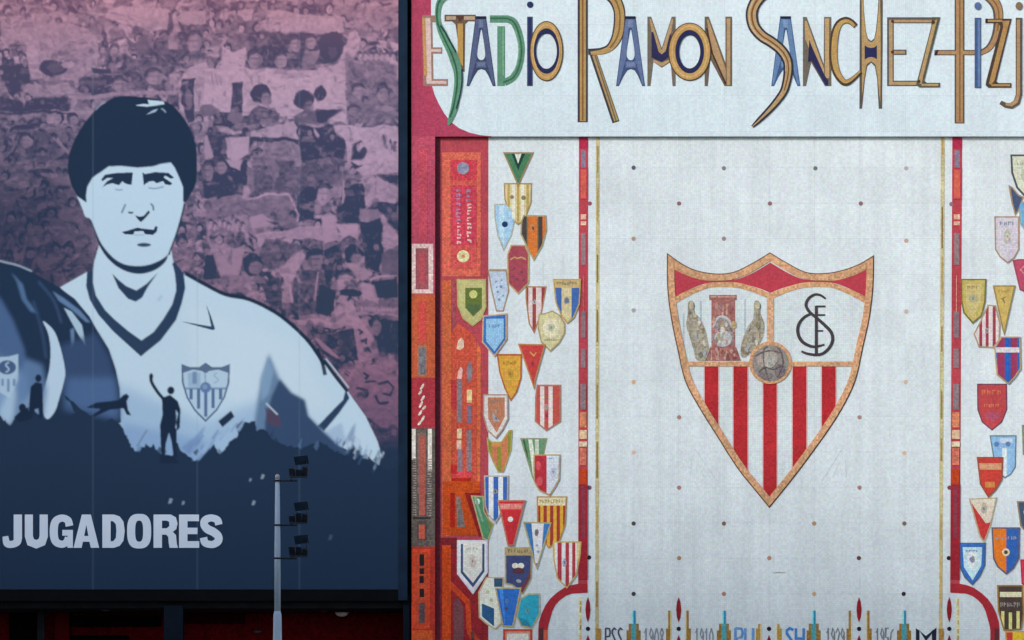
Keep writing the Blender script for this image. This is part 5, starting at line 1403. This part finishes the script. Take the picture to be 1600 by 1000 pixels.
    # ---------------- tick and small shield on the shirt
    put([(282, 502), (300, 505), (320, 508.5), (330, 510), (327, 495), (322, 475), (330, 495), (336, 514), (333, 516), (305, 508.5)], '2c4666', 1, .5)
    def shield(cx, cy, s, dark, lite):
        T = lambda pts: [(cx + p[0] * s, cy + p[1] * s) for p in pts]
        out = [(-38, -45), (-25, -40), (-10, -40), (0, -47), (10, -40), (25, -40), (38, -45), (37, -15), (30, 8), (18, 28), (0, 46), (-18, 28), (-30, 8), (-37, -15)]
        put(T(out), dark, .9, .5)
        put(T([(-35, -31), (-20, -36), (-6, -34), (0, -30), (6, -34), (20, -36), (35, -31), (34, -15), (27.5, 7), (16.5, 25.5), (0, 42), (-16.5, 25.5), (-27.5, 7), (-34, -15)]), lite, .95, .5)
        put(T([(-28, -31), (-8, -31), (-8, -9), (-27, -9)]), '8ca8c6', .7, 1.5)
        put(T([(-21, -33), (-14, -33), (-14, -14), (-21, -14)]), '5a7aa2', .7, 1)
        pl(T([(-1, -30), (0, -8)]), 1.8 * s, '6c88aa', .8)
        pl(T([(18, -31), (13, -27), (20, -20), (13, -15)]), 1.5 * s, '7c98b6', .8)
        put(T([(-33, -8), (33, -8), (32, -5), (-32, -5)]), '5c7aa2', .8, .6)
        for x in (-25.5, -13.5, -2.2, 9.2, 20.6):
            wid = 5.0
            yb = 38 - abs(x + wid / 2) * 1.2
            put(T([(x, -6), (x + wid, -6), (x + wid, yb), (x, yb)]), '46628e', .9, .5)
        put(T(ell(0, -8, 8.5, 8.5, 16)), '5a78a4', .95, .8)
        put(T(ell(-1, -9, 4, 4, 12)), '86a2c2', .7, .8)
    shield(321.3, 613.5, 1.0, '41597e', 'b0cbe0')
    # ---------------- the neighbour at the side
    put([(-175, 380), (-60, 388), (0, 407), (50, 425), (92, 449), (117, 467), (140, 495), (152, 516), (170, 545), (181, 577), (187, 607), (189, 660), (100, 690), (-175, 690)], '21344e')
    pl([(-60, 388), (0, 407.5), (26, 414), (50, 424)], 3, '93a4b8', .9)
    put([(-175, 470), (0, 465), (20, 500), (38, 545), (45, 590), (46, 625), (15, 660), (-175, 660)], '4a6690', .95, 5)
    put([(-175, 560), (0, 560), (40, 590), (44, 625), (15, 660), (-175, 660)], '88a8ce', .8, 12)
    put([(0, 640), (20, 600), (40, 640), (15, 665), (0, 652)], 'a8c4dc', .8, 6)
    put([(17, 425), (36, 445), (42, 468), (60, 490), (48, 487), (34, 468), (26, 440)], '54749c', .85, 2.5)
    put([(82, 455), (100, 466), (125, 485), (141, 504), (134, 503), (112, 484), (92, 470)], '6484ac', .9, 2)
    put([(100, 481), (112, 487), (128, 508), (134, 541), (122, 522), (110, 500)], 'a8c4da', .95, 1.5)
    put([(110, 515), (116, 512), (116, 535), (112, 545)], '6c8cb4', .8, 2)
    put([(95, 540), (150, 520), (172, 560), (184, 610), (186, 655), (100, 625)], '3a5076', .85, 8)
    put([(105, 590), (180, 590), (186, 655), (100, 640)], '51709e', .7, 10)
    put(spline([(67, 502), (76, 508), (86, 520), (95, 545), (102, 580), (99, 600), (94, 618), (86, 642), (74, 655), (66, 640), (68, 612), (77, 578), (79, 545), (75, 520)], 3, True), 'b4cde2', 1, 1)
    sx, sy = 12, 590
    put([(-14, 556), (0, 558), (14, 557), (28.5, 553), (28.5, 595), (15, 622), (-2, 612), (-14, 590)], 'a9c4da', .9, 1)
    put(ell(11, 574, 14, 11, 20), '3c5680', .95, 1)
    pl([(14, 566), (9, 570), (14, 577), (9, 582)], 2.4, 'a8c0d6', .9)
    for x in (2, 11, 20):
        put([(x, 592), (x + 4, 592), (x + 4, 612 - abs(x - 11)), (x, 612 - abs(x - 11))], '5c7ca8', .8, .7)
    put([(26, 600), (40, 560), (66, 570), (74, 610), (66, 656), (20, 660)], '5f7fa8', .85, 7)
    put([(34, 630), (60, 600), (70, 640), (60, 660), (34, 660)], '86a4c6', .6, 6)
    pl([(52, 470), (66, 520), (72, 560)], 5, '33496c', .8, 3)
    pl([(60, 440), (84, 470), (96, 505)], 4, '3c5478', .7, 3)
    # ---------------- the dark hill and the small figures
    hill = [(-175, 655), (-60, 640), (0, 650), (8, 657), (16, 665), (24, 651), (34, 644), (50, 640), (62, 648), (74, 658), (88, 667), (94, 656), (106, 650), (118, 646), (108, 628), (98, 615), (112, 624), (130, 642), (142, 651), (160, 660), (175, 654), (182, 658), (191, 666),
            (200, 684), (206, 697), (213, 706), (222, 700), (229, 695), (234, 700), (240, 693), (247, 706), (256, 710), (270, 712), (275, 690), (284, 704), (296, 714), (304, 722), (312, 714), (321, 706), (334, 694), (337, 704), (345, 708), (354, 700), (358, 692), (372, 680),
            (368, 662), (378, 659), (398, 659.5), (400, 672), (413, 671), (430, 690), (470, 700), (500, 690), (530, 708), (540, 712), (547, 706), (552, 718), (560, 712), (566, 722), (572, 716), (578, 724), (590, 729), (640, 735), (640, 930), (-175, 930)]
    rag = []
    for i in range(len(hill) - 3):
        (xa, ya), (xb, yb) = hill[i], hill[i + 1]
        n_ = max(1, int(math.hypot(xb - xa, yb - ya) / 3.5))
        for q in range(n_):
            rag.append((xa + (xb - xa) * q / n_ + g.normal(0, 0.7), ya + (yb - ya) * q / n_ + g.normal(0, 1.3)))
    put(rag + hill[-3:], '22354e', 1, .7)
    for _ in range(26):
        x_, y_ = g.uniform(206, 600), 0
        y_ = np.interp(x_, [206, 260, 330, 400, 470, 540, 600], [696, 706, 698, 672, 696, 708, 722]) + g.uniform(-2, 16)
        put([(x_, y_), (x_ + g.uniform(3, 9), y_ - g.uniform(5, 14)), (x_ + g.uniform(5, 11), y_ - 2), (x_ + 5, y_ + 6)], '22354e' if g.random() < .75 else '5c7aa4', g.uniform(.35, .8), 1.2)
    put([(341, 658), (361, 641.5), (366.5, 651), (347.5, 667.5)], '21324c', 1, .6)
    put([(300, 720), (316, 700), (340, 676), (350, 672), (330, 698), (312, 718)], '8cabd0', .75, 2)
    put([(282, 700), (305, 682), (322, 664), (312, 690), (296, 712)], '6484b4', .6, 3)
    put([(340, 700), (352, 676), (366, 668), (366, 680), (356, 692), (348, 706)], '9cbbd8', .85, 1.5)
    pl([(214, 698), (222, 684), (230, 672)], 2.4, '5c7494', .7)
    for x, y, r_ in ((266, 783, 3.4), (286, 786, 2.4), (396, 786, 3), (410, 745, 3), (391, 750, 2), (516, 840, 3.5)):
        put([(x - r_, y + r_ * 1.2), (x - r_ * .2, y - r_ * 1.4), (x + r_ * 1.2, y - r_), (x + r_ * .4, y + r_)], '8fa0b4' if x < 500 else '465a74', .9, .7)
    K = '1c2c44'
    put(ell(60, 591, 5, 6, 14), K); put([(48, 604), (56, 597), (66, 599), (67, 622), (68, 652), (61, 654), (60, 638), (54, 640), (50, 654), (44, 652), (46, 625)], K)
    put(ell(35, 637, 6, 6.5, 14), K); put([(22, 652), (32, 642), (44, 636), (48, 655), (30, 660)], K)
    put([(135, 636.5), (150, 629), (170, 627), (185, 625), (193, 617), (198, 615), (202, 619), (198, 627), (200, 640), (205, 649), (198, 648), (193, 638), (172, 640), (148, 651), (141, 651), (158, 639), (140, 637.5)], K)
    pl([(236, 586), (237, 597), (246, 612), (256, 624)], 5, K); put(ell(236.5, 588, 3, 5, 12), K); put(ell(267, 610, 5.6, 6.2, 16), K)
    put([(253, 622), (262, 618), (266, 617), (278, 627), (282, 640), (281, 668), (277, 673), (274, 668), (278, 646), (275, 640), (276, 672), (276, 700), (277, 714), (271, 714), (268, 690), (264, 676), (259, 694), (258, 711), (252, 711), (251, 690), (250, 664), (254, 648)], K)
    put([(250, 711), (272, 712), (280, 724), (250, 724)], K, .9, 1)
    for _ in range(46):
        x_ = g.uniform(520, 596)
        y_ = np.interp(x_, [520, 560, 596], [690, 712, 722]) + g.normal(0, 7)
        l_ = g.uniform(6, 16)
        put([(x_, y_), (x_ + l_ * 0.45, y_ - l_), (x_ + l_ * 0.45 + 2.4, y_ - l_ + 2), (x_ + 3, y_ + 2)], g.choice(['9cb8d6', 'c0d4e6', '6e8cb6', '22354e', '3c5478']), g.uniform(.3, .75), .9)
    for _ in range(30):
        x_ = g.uniform(290, 372)
        y_ = np.interp(x_, [290, 330, 372], [706, 692, 672]) + g.normal(0, 6)
        l_ = g.uniform(6, 18)
        put([(x_, y_), (x_ + l_ * 0.7, y_ - l_), (x_ + l_ * 0.7 + 3, y_ - l_ + 2), (x_ + 4, y_ + 2)], g.choice(['9cb8d6', '6e8cb6', '86a6cc']), g.uniform(.3, .7), 1.0)
    # welded seams of the fabric
    for x in SEAMS:
        k_ = np.exp(-((xs - x) / 0.9) ** 2) * 0.20
        I[:] = I * (1 - k_[..., None]) + lin('6f86a2') * k_[..., None]
    I *= (1 + 0.05 * (noise(120, 240) - 0.5) + 0.03 * (noise(3, 3) - 0.5))[..., None]
    for c_ in range(3):
        I[..., c_] = blur(I[..., c_], 0.6)
    return I, SS
SEAMS = [-17, 145, 308, 467.5]
banner = thing('portrait_banner', 'huge printed banner of a dark haired footballer before a pink crowd, reading JUGADORES', 'banner', (bw(230, 921, 0).x, -BD, bw(230, 921, 0).z))
SHEET, SSC = paint_banner()
def fabric_mat():
    m = bpy.data.materials.new('printed_fabric')
    m.use_nodes = True
    t = m.node_tree
    b = t.nodes['Principled BSDF']
    a = node(t, 'ShaderNodeAttribute', attribute_name='print')
    t.links.new(a.outputs['Color'], b.inputs['Base Color'])
    geo = node(t, 'ShaderNodeNewGeometry')
    wv = node(t, 'ShaderNodeTexNoise')
    wv.inputs['Scale'].default_value = 60
    t.links.new(geo.outputs['Position'], wv.inputs['Vector'])
    bp = node(t, 'ShaderNodeBump')
    bp.inputs['Strength'].default_value = 0.12
    bp.inputs['Distance'].default_value = 0.01
    t.links.new(wv.outputs['Fac'], bp.inputs['Height'])
    t.links.new(bp.outputs[0], b.inputs['Normal'])
    b.inputs['Roughness'].default_value = 0.62
    b.inputs['Specular IOR Level'].default_value = 0.03
    return m
FAB = fabric_mat()
def fabric(xa, xb):
    st = 1.25
    nx, ny = int((xb - xa) / st) + 1, int((Y1 - Y0) / st) + 1
    gx = np.linspace(xa, xb, nx)
    gy = np.linspace(Y0, Y1, ny)
    PX, PY = np.meshgrid(gx, gy)
    kk = (CAM_D - BD) / CAM_D
    wx = (PX - 800) * S * kk
    wz = CAM_Z + (ZC + (500 - PY) * S - CAM_Z) * kk
    # slack in the cloth: long soft waves, tight at the seams
    t_ = (PX - xa) / (xb - xa)
    dy = 0.003 * np.sin(math.pi * t_) * np.sin(PY / 61.0 + xa * 0.03) + 0.0015 * np.sin(math.pi * t_) * np.sin(PY / 23.0 + xa) + 0.002 * np.sin(math.pi * t_) ** 2
    co = np.stack([wx, -BD - dy, wz], -1).reshape(-1, 3)
    me = bpy.data.meshes.new('fabric_panel')
    i = np.arange(nx * ny).reshape(ny, nx)
    q = np.stack([i[:-1, :-1], i[1:, :-1], i[1:, 1:], i[:-1, 1:]], -1).reshape(-1, 4)
    me.vertices.add(nx * ny)
    me.vertices.foreach_set('co', co.astype(np.float32).ravel())
    me.loops.add(len(q) * 4)
    me.loops.foreach_set('vertex_index', q.ravel().astype(np.int32))
    me.polygons.add(len(q))
    me.polygons.foreach_set('loop_start', (np.arange(len(q)) * 4).astype(np.int32))
    me.polygons.foreach_set('loop_total', np.full(len(q), 4, np.int32))
    me.update()
    me.validate()
    me.polygons.foreach_set('use_smooth', np.ones(len(q), bool))
    hh, ww = SHEET.shape[:2]
    ix = np.clip(((PX - X0) * SSC).astype(int), 0, ww - 1)
    iy = np.clip(((PY - Y0) * SSC).astype(int), 0, hh - 1)
    col = np.clip(SHEET[iy, ix] / E, 0.002, 0.92)
    rgba = np.concatenate([col, np.ones(col.shape[:2] + (1,))], -1).reshape(-1, 4)
    at = me.color_attributes.new('print', 'FLOAT_COLOR', 'POINT')
    at.data.foreach_set('color', rgba.astype(np.float32).ravel())
    return link('fabric_panel', me, FAB, banner)
ed = [X0] + SEAMS + [X1]
for a_, b_ in zip(ed[:-1], ed[1:]):
    fabric(a_, b_)
LT = plain_mat('c0cfe4', rough=0.6, var=0.03, name='print_')
def jl(label, adds, subs=()):
    slab('letter', adds, LT, BD + 0.010, 0.003, banner, label, subs=subs, wfun=bw)
jl('printed letter J', [rect(21.5, 804, 34.5, 842)] + stroke([(28, 840, 13), (26.5, 847, 12), (19, 850.5, 11), (11, 849, 11), (8.5, 838, 9)], None, True))
jl('printed letter U', stroke([(45.2, 804), (45.2, 838), (48, 847), (56.8, 850.5), (65.5, 847), (68.4, 838), (68.4, 804)], 12.6))
jl('printed letter G', stroke([(108.6, 822, 12), (106, 813, 11.5), (97, 809.5, 11), (88, 813.5, 12), (84.5, 823, 12.6), (84.5, 838, 12.6), (88, 847, 12), (97, 850.5, 11), (104, 847, 11), (107, 840, 11)], None, True) + [rect(97.5, 828, 114, 837), rect(105.5, 834, 114, 856)])
jl('printed letter A', [[(115, 856), (128, 804), (142, 804), (155, 856), (142, 856), (139.8, 846.5), (129.6, 846.5), (127.6, 856)]], [[(131.6, 837.5), (138.2, 837.5), (135, 820)]])
jl('printed letter D', [[(160, 804), (178, 804), (187, 807), (193, 815), (195, 830), (193, 845), (187, 853), (178, 856), (160, 856)]], [[(173, 814), (177, 814.6), (181, 819), (182, 830), (181, 841), (177, 845.6), (173, 846)]])
def sup(cx, cy, rx, ry):
    return [(cx + rx * abs(math.cos(t)) ** 0.72 * (1 if math.cos(t) > 0 else -1), cy + ry * abs(math.sin(t)) ** 0.72 * (1 if math.sin(t) > 0 else -1)) for t in [i * 2 * math.pi / 40 + 0.01 for i in range(40)]]
jl('printed letter O', [sup(217.5, 830, 18.8, 27)], [sup(217.5, 830, 6.2, 16.5)])
jl('printed letter R', [rect(240, 804, 253.2, 856), [(252, 804), (267, 804), (275, 808.5), (277.5, 818), (275.5, 827), (270, 831), (275, 836), (276.4, 850), (278.2, 856), (265, 856), (263.6, 848), (263, 839), (260, 835.5), (252, 835.5)]],
   [[(253.2, 813.5), (260.5, 813.5), (264.4, 815.5), (264.6, 822), (260.5, 825.5), (253.2, 825.5)]])
jl('printed letter E', [rect(279.8, 804, 293, 856), rect(290, 804, 311, 814.4), rect(290, 824.6, 308.6, 834.6), rect(290, 845.6, 311.4, 856)])
jl('printed letter S', stroke([(342, 820, 11.5), (339.5, 812.5, 11.5), (330, 809.3, 11), (321, 812.5, 12), (319, 819.5, 12), (324, 826.5, 13), (334, 831.5, 13), (341, 838, 12.5), (341, 845.5, 12), (335, 850, 11.5), (329, 850.8, 11), (320.5, 848, 11.5), (318, 840, 11.5)], None, True))
# frame round the cloth
FR = plain_mat('18283c', rough=0.6, var=0.2, name='steel_', spec=0.05)
FRD = plain_mat('rail_black', raw=(0.0025, 0.003, 0.004), rough=0.7, var=0.2, name='steel_', spec=0.05)
slab('frame_post', rect(622.4, -90, 636.5, 938), FR, BD + 0.03, 0.19, banner, wfun=bw)
slab('frame_post', rect(-185, -90, -170.4, 938), FR, BD + 0.03, 0.19, banner, wfun=bw)
slab('frame_rail', rect(-170.3, 921.4, 622.3, 939), FRD, BD - 0.01, 0.15, banner, 'black lower rail', wfun=bw)
slab('frame_rail', rect(-185, -104, 636.5, -90.4), FR, BD + 0.03, 0.19, banner, wfun=bw)
slab('backing', rect(-185, -100, 630, 930), FRD, BD - 0.06, 0.02, banner, wfun=bw)

# ================================================================== entrance below the banner
ent = thing('entrance_recess', 'dark recessed entrance with red back wall and navy posts under the banner', 'entrance', (W(230, 0).x, 1.0, 0.13))
NV = plain_mat('navy_steel', raw=(0.004, 0.008, 0.016), rough=0.6, var=0.2, name='', spec=0.05)
BK = plain_mat('black_steel', raw=(0.002, 0.002, 0.0025), rough=0.7, var=0.2, name='', spec=0.05)
GY = plain_mat('grey_steel', raw=(0.022, 0.024, 0.028), rough=0.6, var=0.2, name='', spec=0.05)
RDW = plain_mat('maroon_paint', raw=(0.17, 0.004, 0.008), spec=0.05, rough=0.7, var=0.45, scale=14.0, name='')
RDD = plain_mat('dark_maroon_paint', raw=(0.035, 0.0015, 0.002), spec=0.05, rough=0.6, var=0.4, scale=8.0, name='')
def ub(name, px0, px1, py0, py1, d0, d1, mat, label=None, ref=None):
    """an upright box: seen between px/py at depth d0 (front), running back to depth d1"""
    a = WD(px0, py1, d0)
    b = WD(px1, py0, d0)
    return boxes(name, [(a.x, b.x, -d0, -d1, max(a.z, 0.13), b.z)], mat, ent, label)
GZ = 3000
XR = -0.6
ub('back_wall', -190, 640, 900, GZ, -2.6, -2.75, RDW)
ub('soffit', -190, 640, 938, 950.5, -0.2, -2.55, GY, 'grey soffit edge behind the banner rail')
ub('upper_wall', -190, 642.5, -110, 935, -0.06, -0.19, BK)
ub('post', 256, 286, 946, GZ, 0.05, -0.25, NV, 'navy post nearest to the mast')
ub('post', 630, 640, 930, GZ, 0.05, -0.25, NV, 'navy post beside the mosaic strip')
ub('post', -100, -70, 946, GZ, 0.05, -0.25, NV, 'navy post beyond the picture edge')
ub('thin_post', 58, 69, 949, GZ, -1.2, -1.3, GY, 'thin grey post')
ub('dark_door', 14, 57, 951, GZ, -2.3, -2.58, BK, 'black doorway')
ub('door_frame', 86, 108, 951, GZ, -2.2, -2.58, plain_mat('red_paint', raw=(0.12, 0.002, 0.005), spec=0.05, rough=0.6, var=0.2, name=''), 'dark red door jamb')
ub('lintel', 108.4, 250, 962, 978, -2.25, -2.58, BK, 'black lintel')
ub('dark_door', 108.4, 200, 993, GZ, -2.3, -2.58, BK, 'black doorway under the lintel')
ub('dark_panel', 288, 380, 956, 973, -2.2, -2.58, RDD, 'dark panel over the red wall')
ub('side_wall', 636.8, 642.6, 213, GZ, -0.02, -2.5, BK)

def lamp(px, py, w_, h_, d, glass, label):
    p = WD(px, py, d)
    t = thing('bulkhead_lamp', label, 'lamp', (p.x, p.y, p.z), 'lamps under the soffit')
    n = 20
    def dome(name, rx, ry, rz, mat, dz):
        v, f = [], []
        for i in range(7):
            a = i / 6 * math.pi / 2
            for k in range(n):
                q = 2 * math.pi * k / n
                v.append((rx * math.cos(a) * math.cos(q), ry * math.cos(a) * math.sin(q), dz - rz * math.sin(a)))
        for i in range(6):
            for k in range(n):
                a, b = i * n + k, i * n + (k + 1) % n
                f.append([a, a + n, b + n, b])
        f.append([k for k in range(n)])
        me = bpy.data.meshes.new(name)
        me.from_pydata(v, [], f)
        me.update()
        for q in me.polygons:
            q.use_smooth = len(q.vertices) == 4
        o = bpy.data.objects.new(name, me)
        C.objects.link(o)
        me.materials.append(mat)
        o.parent = t
        return o
    wx, hz = w_ * S / 2, h_ * S
    dome('housing', wx * 1.0, wx * 0.6, hz * 0.5, GY, hz * 0.7)
    dome('glass', wx * 0.92, wx * 0.55, hz * 0.75, glass, hz * 0.45)
    tp = WD(px, 950, d).z
    me = bpy.data.meshes.new('bracket')
    r = 0.012
    hh = max(0.02, tp - p.z)
    me.from_pydata([(-r, -r, hz * .5), (r, -r, hz * .5), (r, r, hz * .5), (-r, r, hz * .5), (-r, -r, hh), (r, -r, hh), (r, r, hh), (-r, r, hh)], [],
                   [[0, 1, 5, 4], [1, 2, 6, 5], [2, 3, 7, 6], [3, 0, 4, 7], [4, 5, 6, 7], [3, 2, 1, 0]])
    me.materials.append(GY)
    o = bpy.data.objects.new('bracket', me)
    C.objects.link(o)
    o.parent = t
GLS = plain_mat('lamp_glass', raw=(0.62, 0.55, 0.48), rough=0.25, var=0.25, scale=30, name='')
GLD = plain_mat('dim_lamp_glass', raw=(0.12, 0.10, 0.10), rough=0.3, var=0.3, scale=30, name='')
lamp(534, 961, 23, 9, -0.9, GLS, 'whitish oval lamp under the soffit between mast and mosaic strip')
lamp(165, 954, 16, 5, -0.9, GLD, 'dim oval lamp under the soffit above the dark doorways')
lamp(506, 955.5, 14, 3, -1.6, GLD, 'small dim lamp farther back beside the whitish lamp')
lamp(402, 988, 14, 5, -2.2, GLD, 'dim reddish lamp low beside the mast')

# ================================================================== floodlight mast
MD = 6.0
ft = WD(433.5, 1000, MD)
mast = thing('floodlight_mast', 'slim pale grey mast with three side brackets of small dark floodlights', 'mast', (ft.x, -MD, 0.13))
PG = plain_mat('b2c3d6', rough=0.4, var=0.06, scale=5, name='galvanised_')
BKM = plain_mat('black_metal', raw=(0.010, 0.015, 0.023), rough=0.5, var=0.3, name='')
def mp(px, py, dd=0.0):
    p = WD(px, py, MD + dd)
    return p
k = (CAM_D - MD) / CAM_D
mx = ft.x
def mz(py):
    return WD(433, py, MD).z
u = S * k
tube('pole', [(Vector((mx, -MD, mz(958))), 5.0 * u), (Vector((mx, -MD, mz(860))), 4.7 * u), (Vector((mx, -MD, mz(748))), 3.5 * u)], PG, mast, 24)
tube('lower_pole', [(Vector((mx, -MD, 0.13)), 7.6 * u), (Vector((mx, -MD, mz(1000))), 6.9 * u), (Vector((mx, -MD, mz(962))), 6.4 * u), (Vector((mx, -MD, mz(955))), 5.0 * u)], PG, mast, 24)
tube('cap', [(Vector((mx, -MD, mz(748))), 3.7 * u), (Vector((mx, -MD, mz(743))), 3.6 * u), (Vector((mx, -MD, mz(741))), 1.6 * u)], plain_mat('c0b4b8', rough=0.4, name='galvanised_'), mast, 20)
tube('base_flange', [(Vector((mx, -MD, 0.13)), 0.24), (Vector((mx, -MD, 0.17)), 0.24), (Vector((mx, -MD, 0.18)), 0.1)], PG, mast, 20)
def obox(name, c, ax, sz, mat, parent):
    """a box turned to axes ax (3 vectors), half sizes sz, at c"""
    v = []
    for i in (-1, 1):
        for j in (-1, 1):
            for l in (-1, 1):
                v.append(tuple(c + ax[0] * i * sz[0] + ax[1] * j * sz[1] + ax[2] * l * sz[2]))
    me = bpy.data.meshes.new(name)
    me.from_pydata(v, [], [(0, 1, 3, 2), (4, 6, 7, 5), (0, 4, 5, 1), (2, 3, 7, 6), (0, 2, 6, 4), (1, 5, 7, 3)])
    me.update()
    o = link(name, me, mat, parent)
    m = o.modifiers.new('edge', 'BEVEL')
    m.width = 0.006
    m.segments = 2
    return o
HOOD = plain_mat('floodlight_hood', raw=(0.024, 0.044, 0.074), rough=0.35, var=0.35, scale=6, name='')  # slate blue stands in for sky mirrored on the floodlight tops
GLF = plain_mat('floodlight_glass', raw=(0.05, 0.10, 0.17), rough=0.08, var=0.3, scale=9, name='', spec=0.5)
for n_, (ya, yt, yg) in enumerate(((751, 728, 0), (820.5, 800, 786), (872.5, 852, 838))):
    za = mz(ya)
    tube('collar', [(Vector((mx, -MD, za - 1.3 * u)), 5.3 * u), (Vector((mx, -MD, za + 1.3 * u)), 5.3 * u)], BKM, mast, 20)
    tube('arm', [(Vector((mx + 4 * u, -MD, za)), 1.3 * u), (Vector((mx + 30 * u, -MD + 0.05, za)), 1.3 * u)], BKM, mast, 10)
    for j, dx in enumerate((22.5, 33.0, 43.0)):
        cx = mx + dx * u
        zb = mz(yt + 16)
        fl = tube('arm_riser', [(Vector((cx - 1 * u, -MD + 0.02, za)), 0.9 * u), (Vector((cx, -MD + 0.02, zb + 3 * u)), 0.9 * u)], BKM, mast, 8) if j == 0 else None
        up_ = Vector((0.10 * (j - 1), -0.35, 0.93)).normalized()
        fw = Vector((0.25, 0.90, 0.34)).normalized()
        sd_ = up_.cross(fw).normalized()
        up_ = fw.cross(sd_).normalized()
        hh = (13.0, 10.5, 14.0)[(j + n_) % 3]
        c0 = Vector((cx, -MD + 0.06, zb + hh * 0.55 * u))
        lampb = obox('floodlight', c0, (sd_, fw, up_), (4.4 * u, 2.2 * u, hh * 0.5 * u), BKM, mast)
        obox('glass', c0 + fw * 1.75 * u, (sd_, fw, up_), (3.1 * u, 0.2 * u, hh * 0.42 * u), GLF, lampb)
        obox('yoke', c0 - up_ * (hh * 0.5 + 1.0) * u, (sd_, fw, up_), (4.4 * u, 0.5 * u, 0.9 * u), BKM, lampb)
    hd = obox('hood', Vector((mx + 37 * u, -MD + 0.10, mz(yt - 10))), (Vector((1, 0, 0.12)).normalized(), Vector((0, 0.8, 0.6)), Vector((-0.10, -0.6, 0.8)).normalized()), (11 * u, 0.8 * u, 8 * u), HOOD, mast)
    tube('hood_stay', [(Vector((mx + 44 * u, -MD + 0.06, mz(yt + 14))), 0.7 * u), (Vector((mx + 46 * u, -MD + 0.10, mz(yt - 14))), 0.7 * u)], BKM, mast, 8)
    obox('crossbar', Vector((mx + 33 * u, -MD + 0.03, mz(yt + 17))), (Vector((1, 0, 0)), Vector((0, 1, 0)), Vector((0, 0, 1))), (14 * u, 1.0 * u, 1.2 * u), BKM, mast)

# ================================================================== unseen block, added out of view to shade the foot of the facade
blk = thing('added_shade_block', 'unseen grey block added to shade the foot of the facade', 'light blocker', (-36, -27, 0))
BX0, BX1, BY0, BY1, BH = -62.0, -13.5, -34.0, -22.0, 20.6
CON = plain_mat('block_render', raw=(0.34, 0.33, 0.31), rough=0.85, var=0.12, scale=0.8, name='')
GLZ = plain_mat('block_glass', raw=(0.03, 0.04, 0.05), rough=0.12, var=0.2, scale=1.0, name='', spec=0.5)
def blo(name, b, mat, parent):
    o = boxes(name, [b], mat, parent)
    return o
blo('wall', (BX0, BX1, BY0, BY1, 0, BH), CON, blk)
rf_ = blo('roof', (BX0 - 0.3, BX1 + 0.3, BY0 - 0.3, BY1 + 0.3, BH + 0.004, BH + 0.5), plain_mat('block_coping', raw=(0.25, 0.25, 0.25), rough=0.8, name=''), blk)
for fl_ in range(5):
    z0 = 2.2 + fl_ * 4.0
    for i in range(3):
        y = BY0 + 1.2 + i * 3.6
        wn = blo('window', (BX1 - 0.05, BX1 + 0.06, y, y + 2.4, z0, z0 + 2.2), CON, blk)
        blo('pane', (BX1 + 0.02, BX1 + 0.075, y + 0.12, y + 2.28, z0 + 0.12, z0 + 2.08), GLZ, wn)
    for i in range(12):
        x = BX0 + 1.5 + i * 3.9
        wn = blo('window', (x, x + 2.4, BY0 - 0.06, BY0 + 0.05, z0, z0 + 2.2), CON, blk)
        blo('pane', (x + 0.12, x + 2.28, BY0 - 0.075, BY0 - 0.02, z0 + 0.12, z0 + 2.08), GLZ, wn)
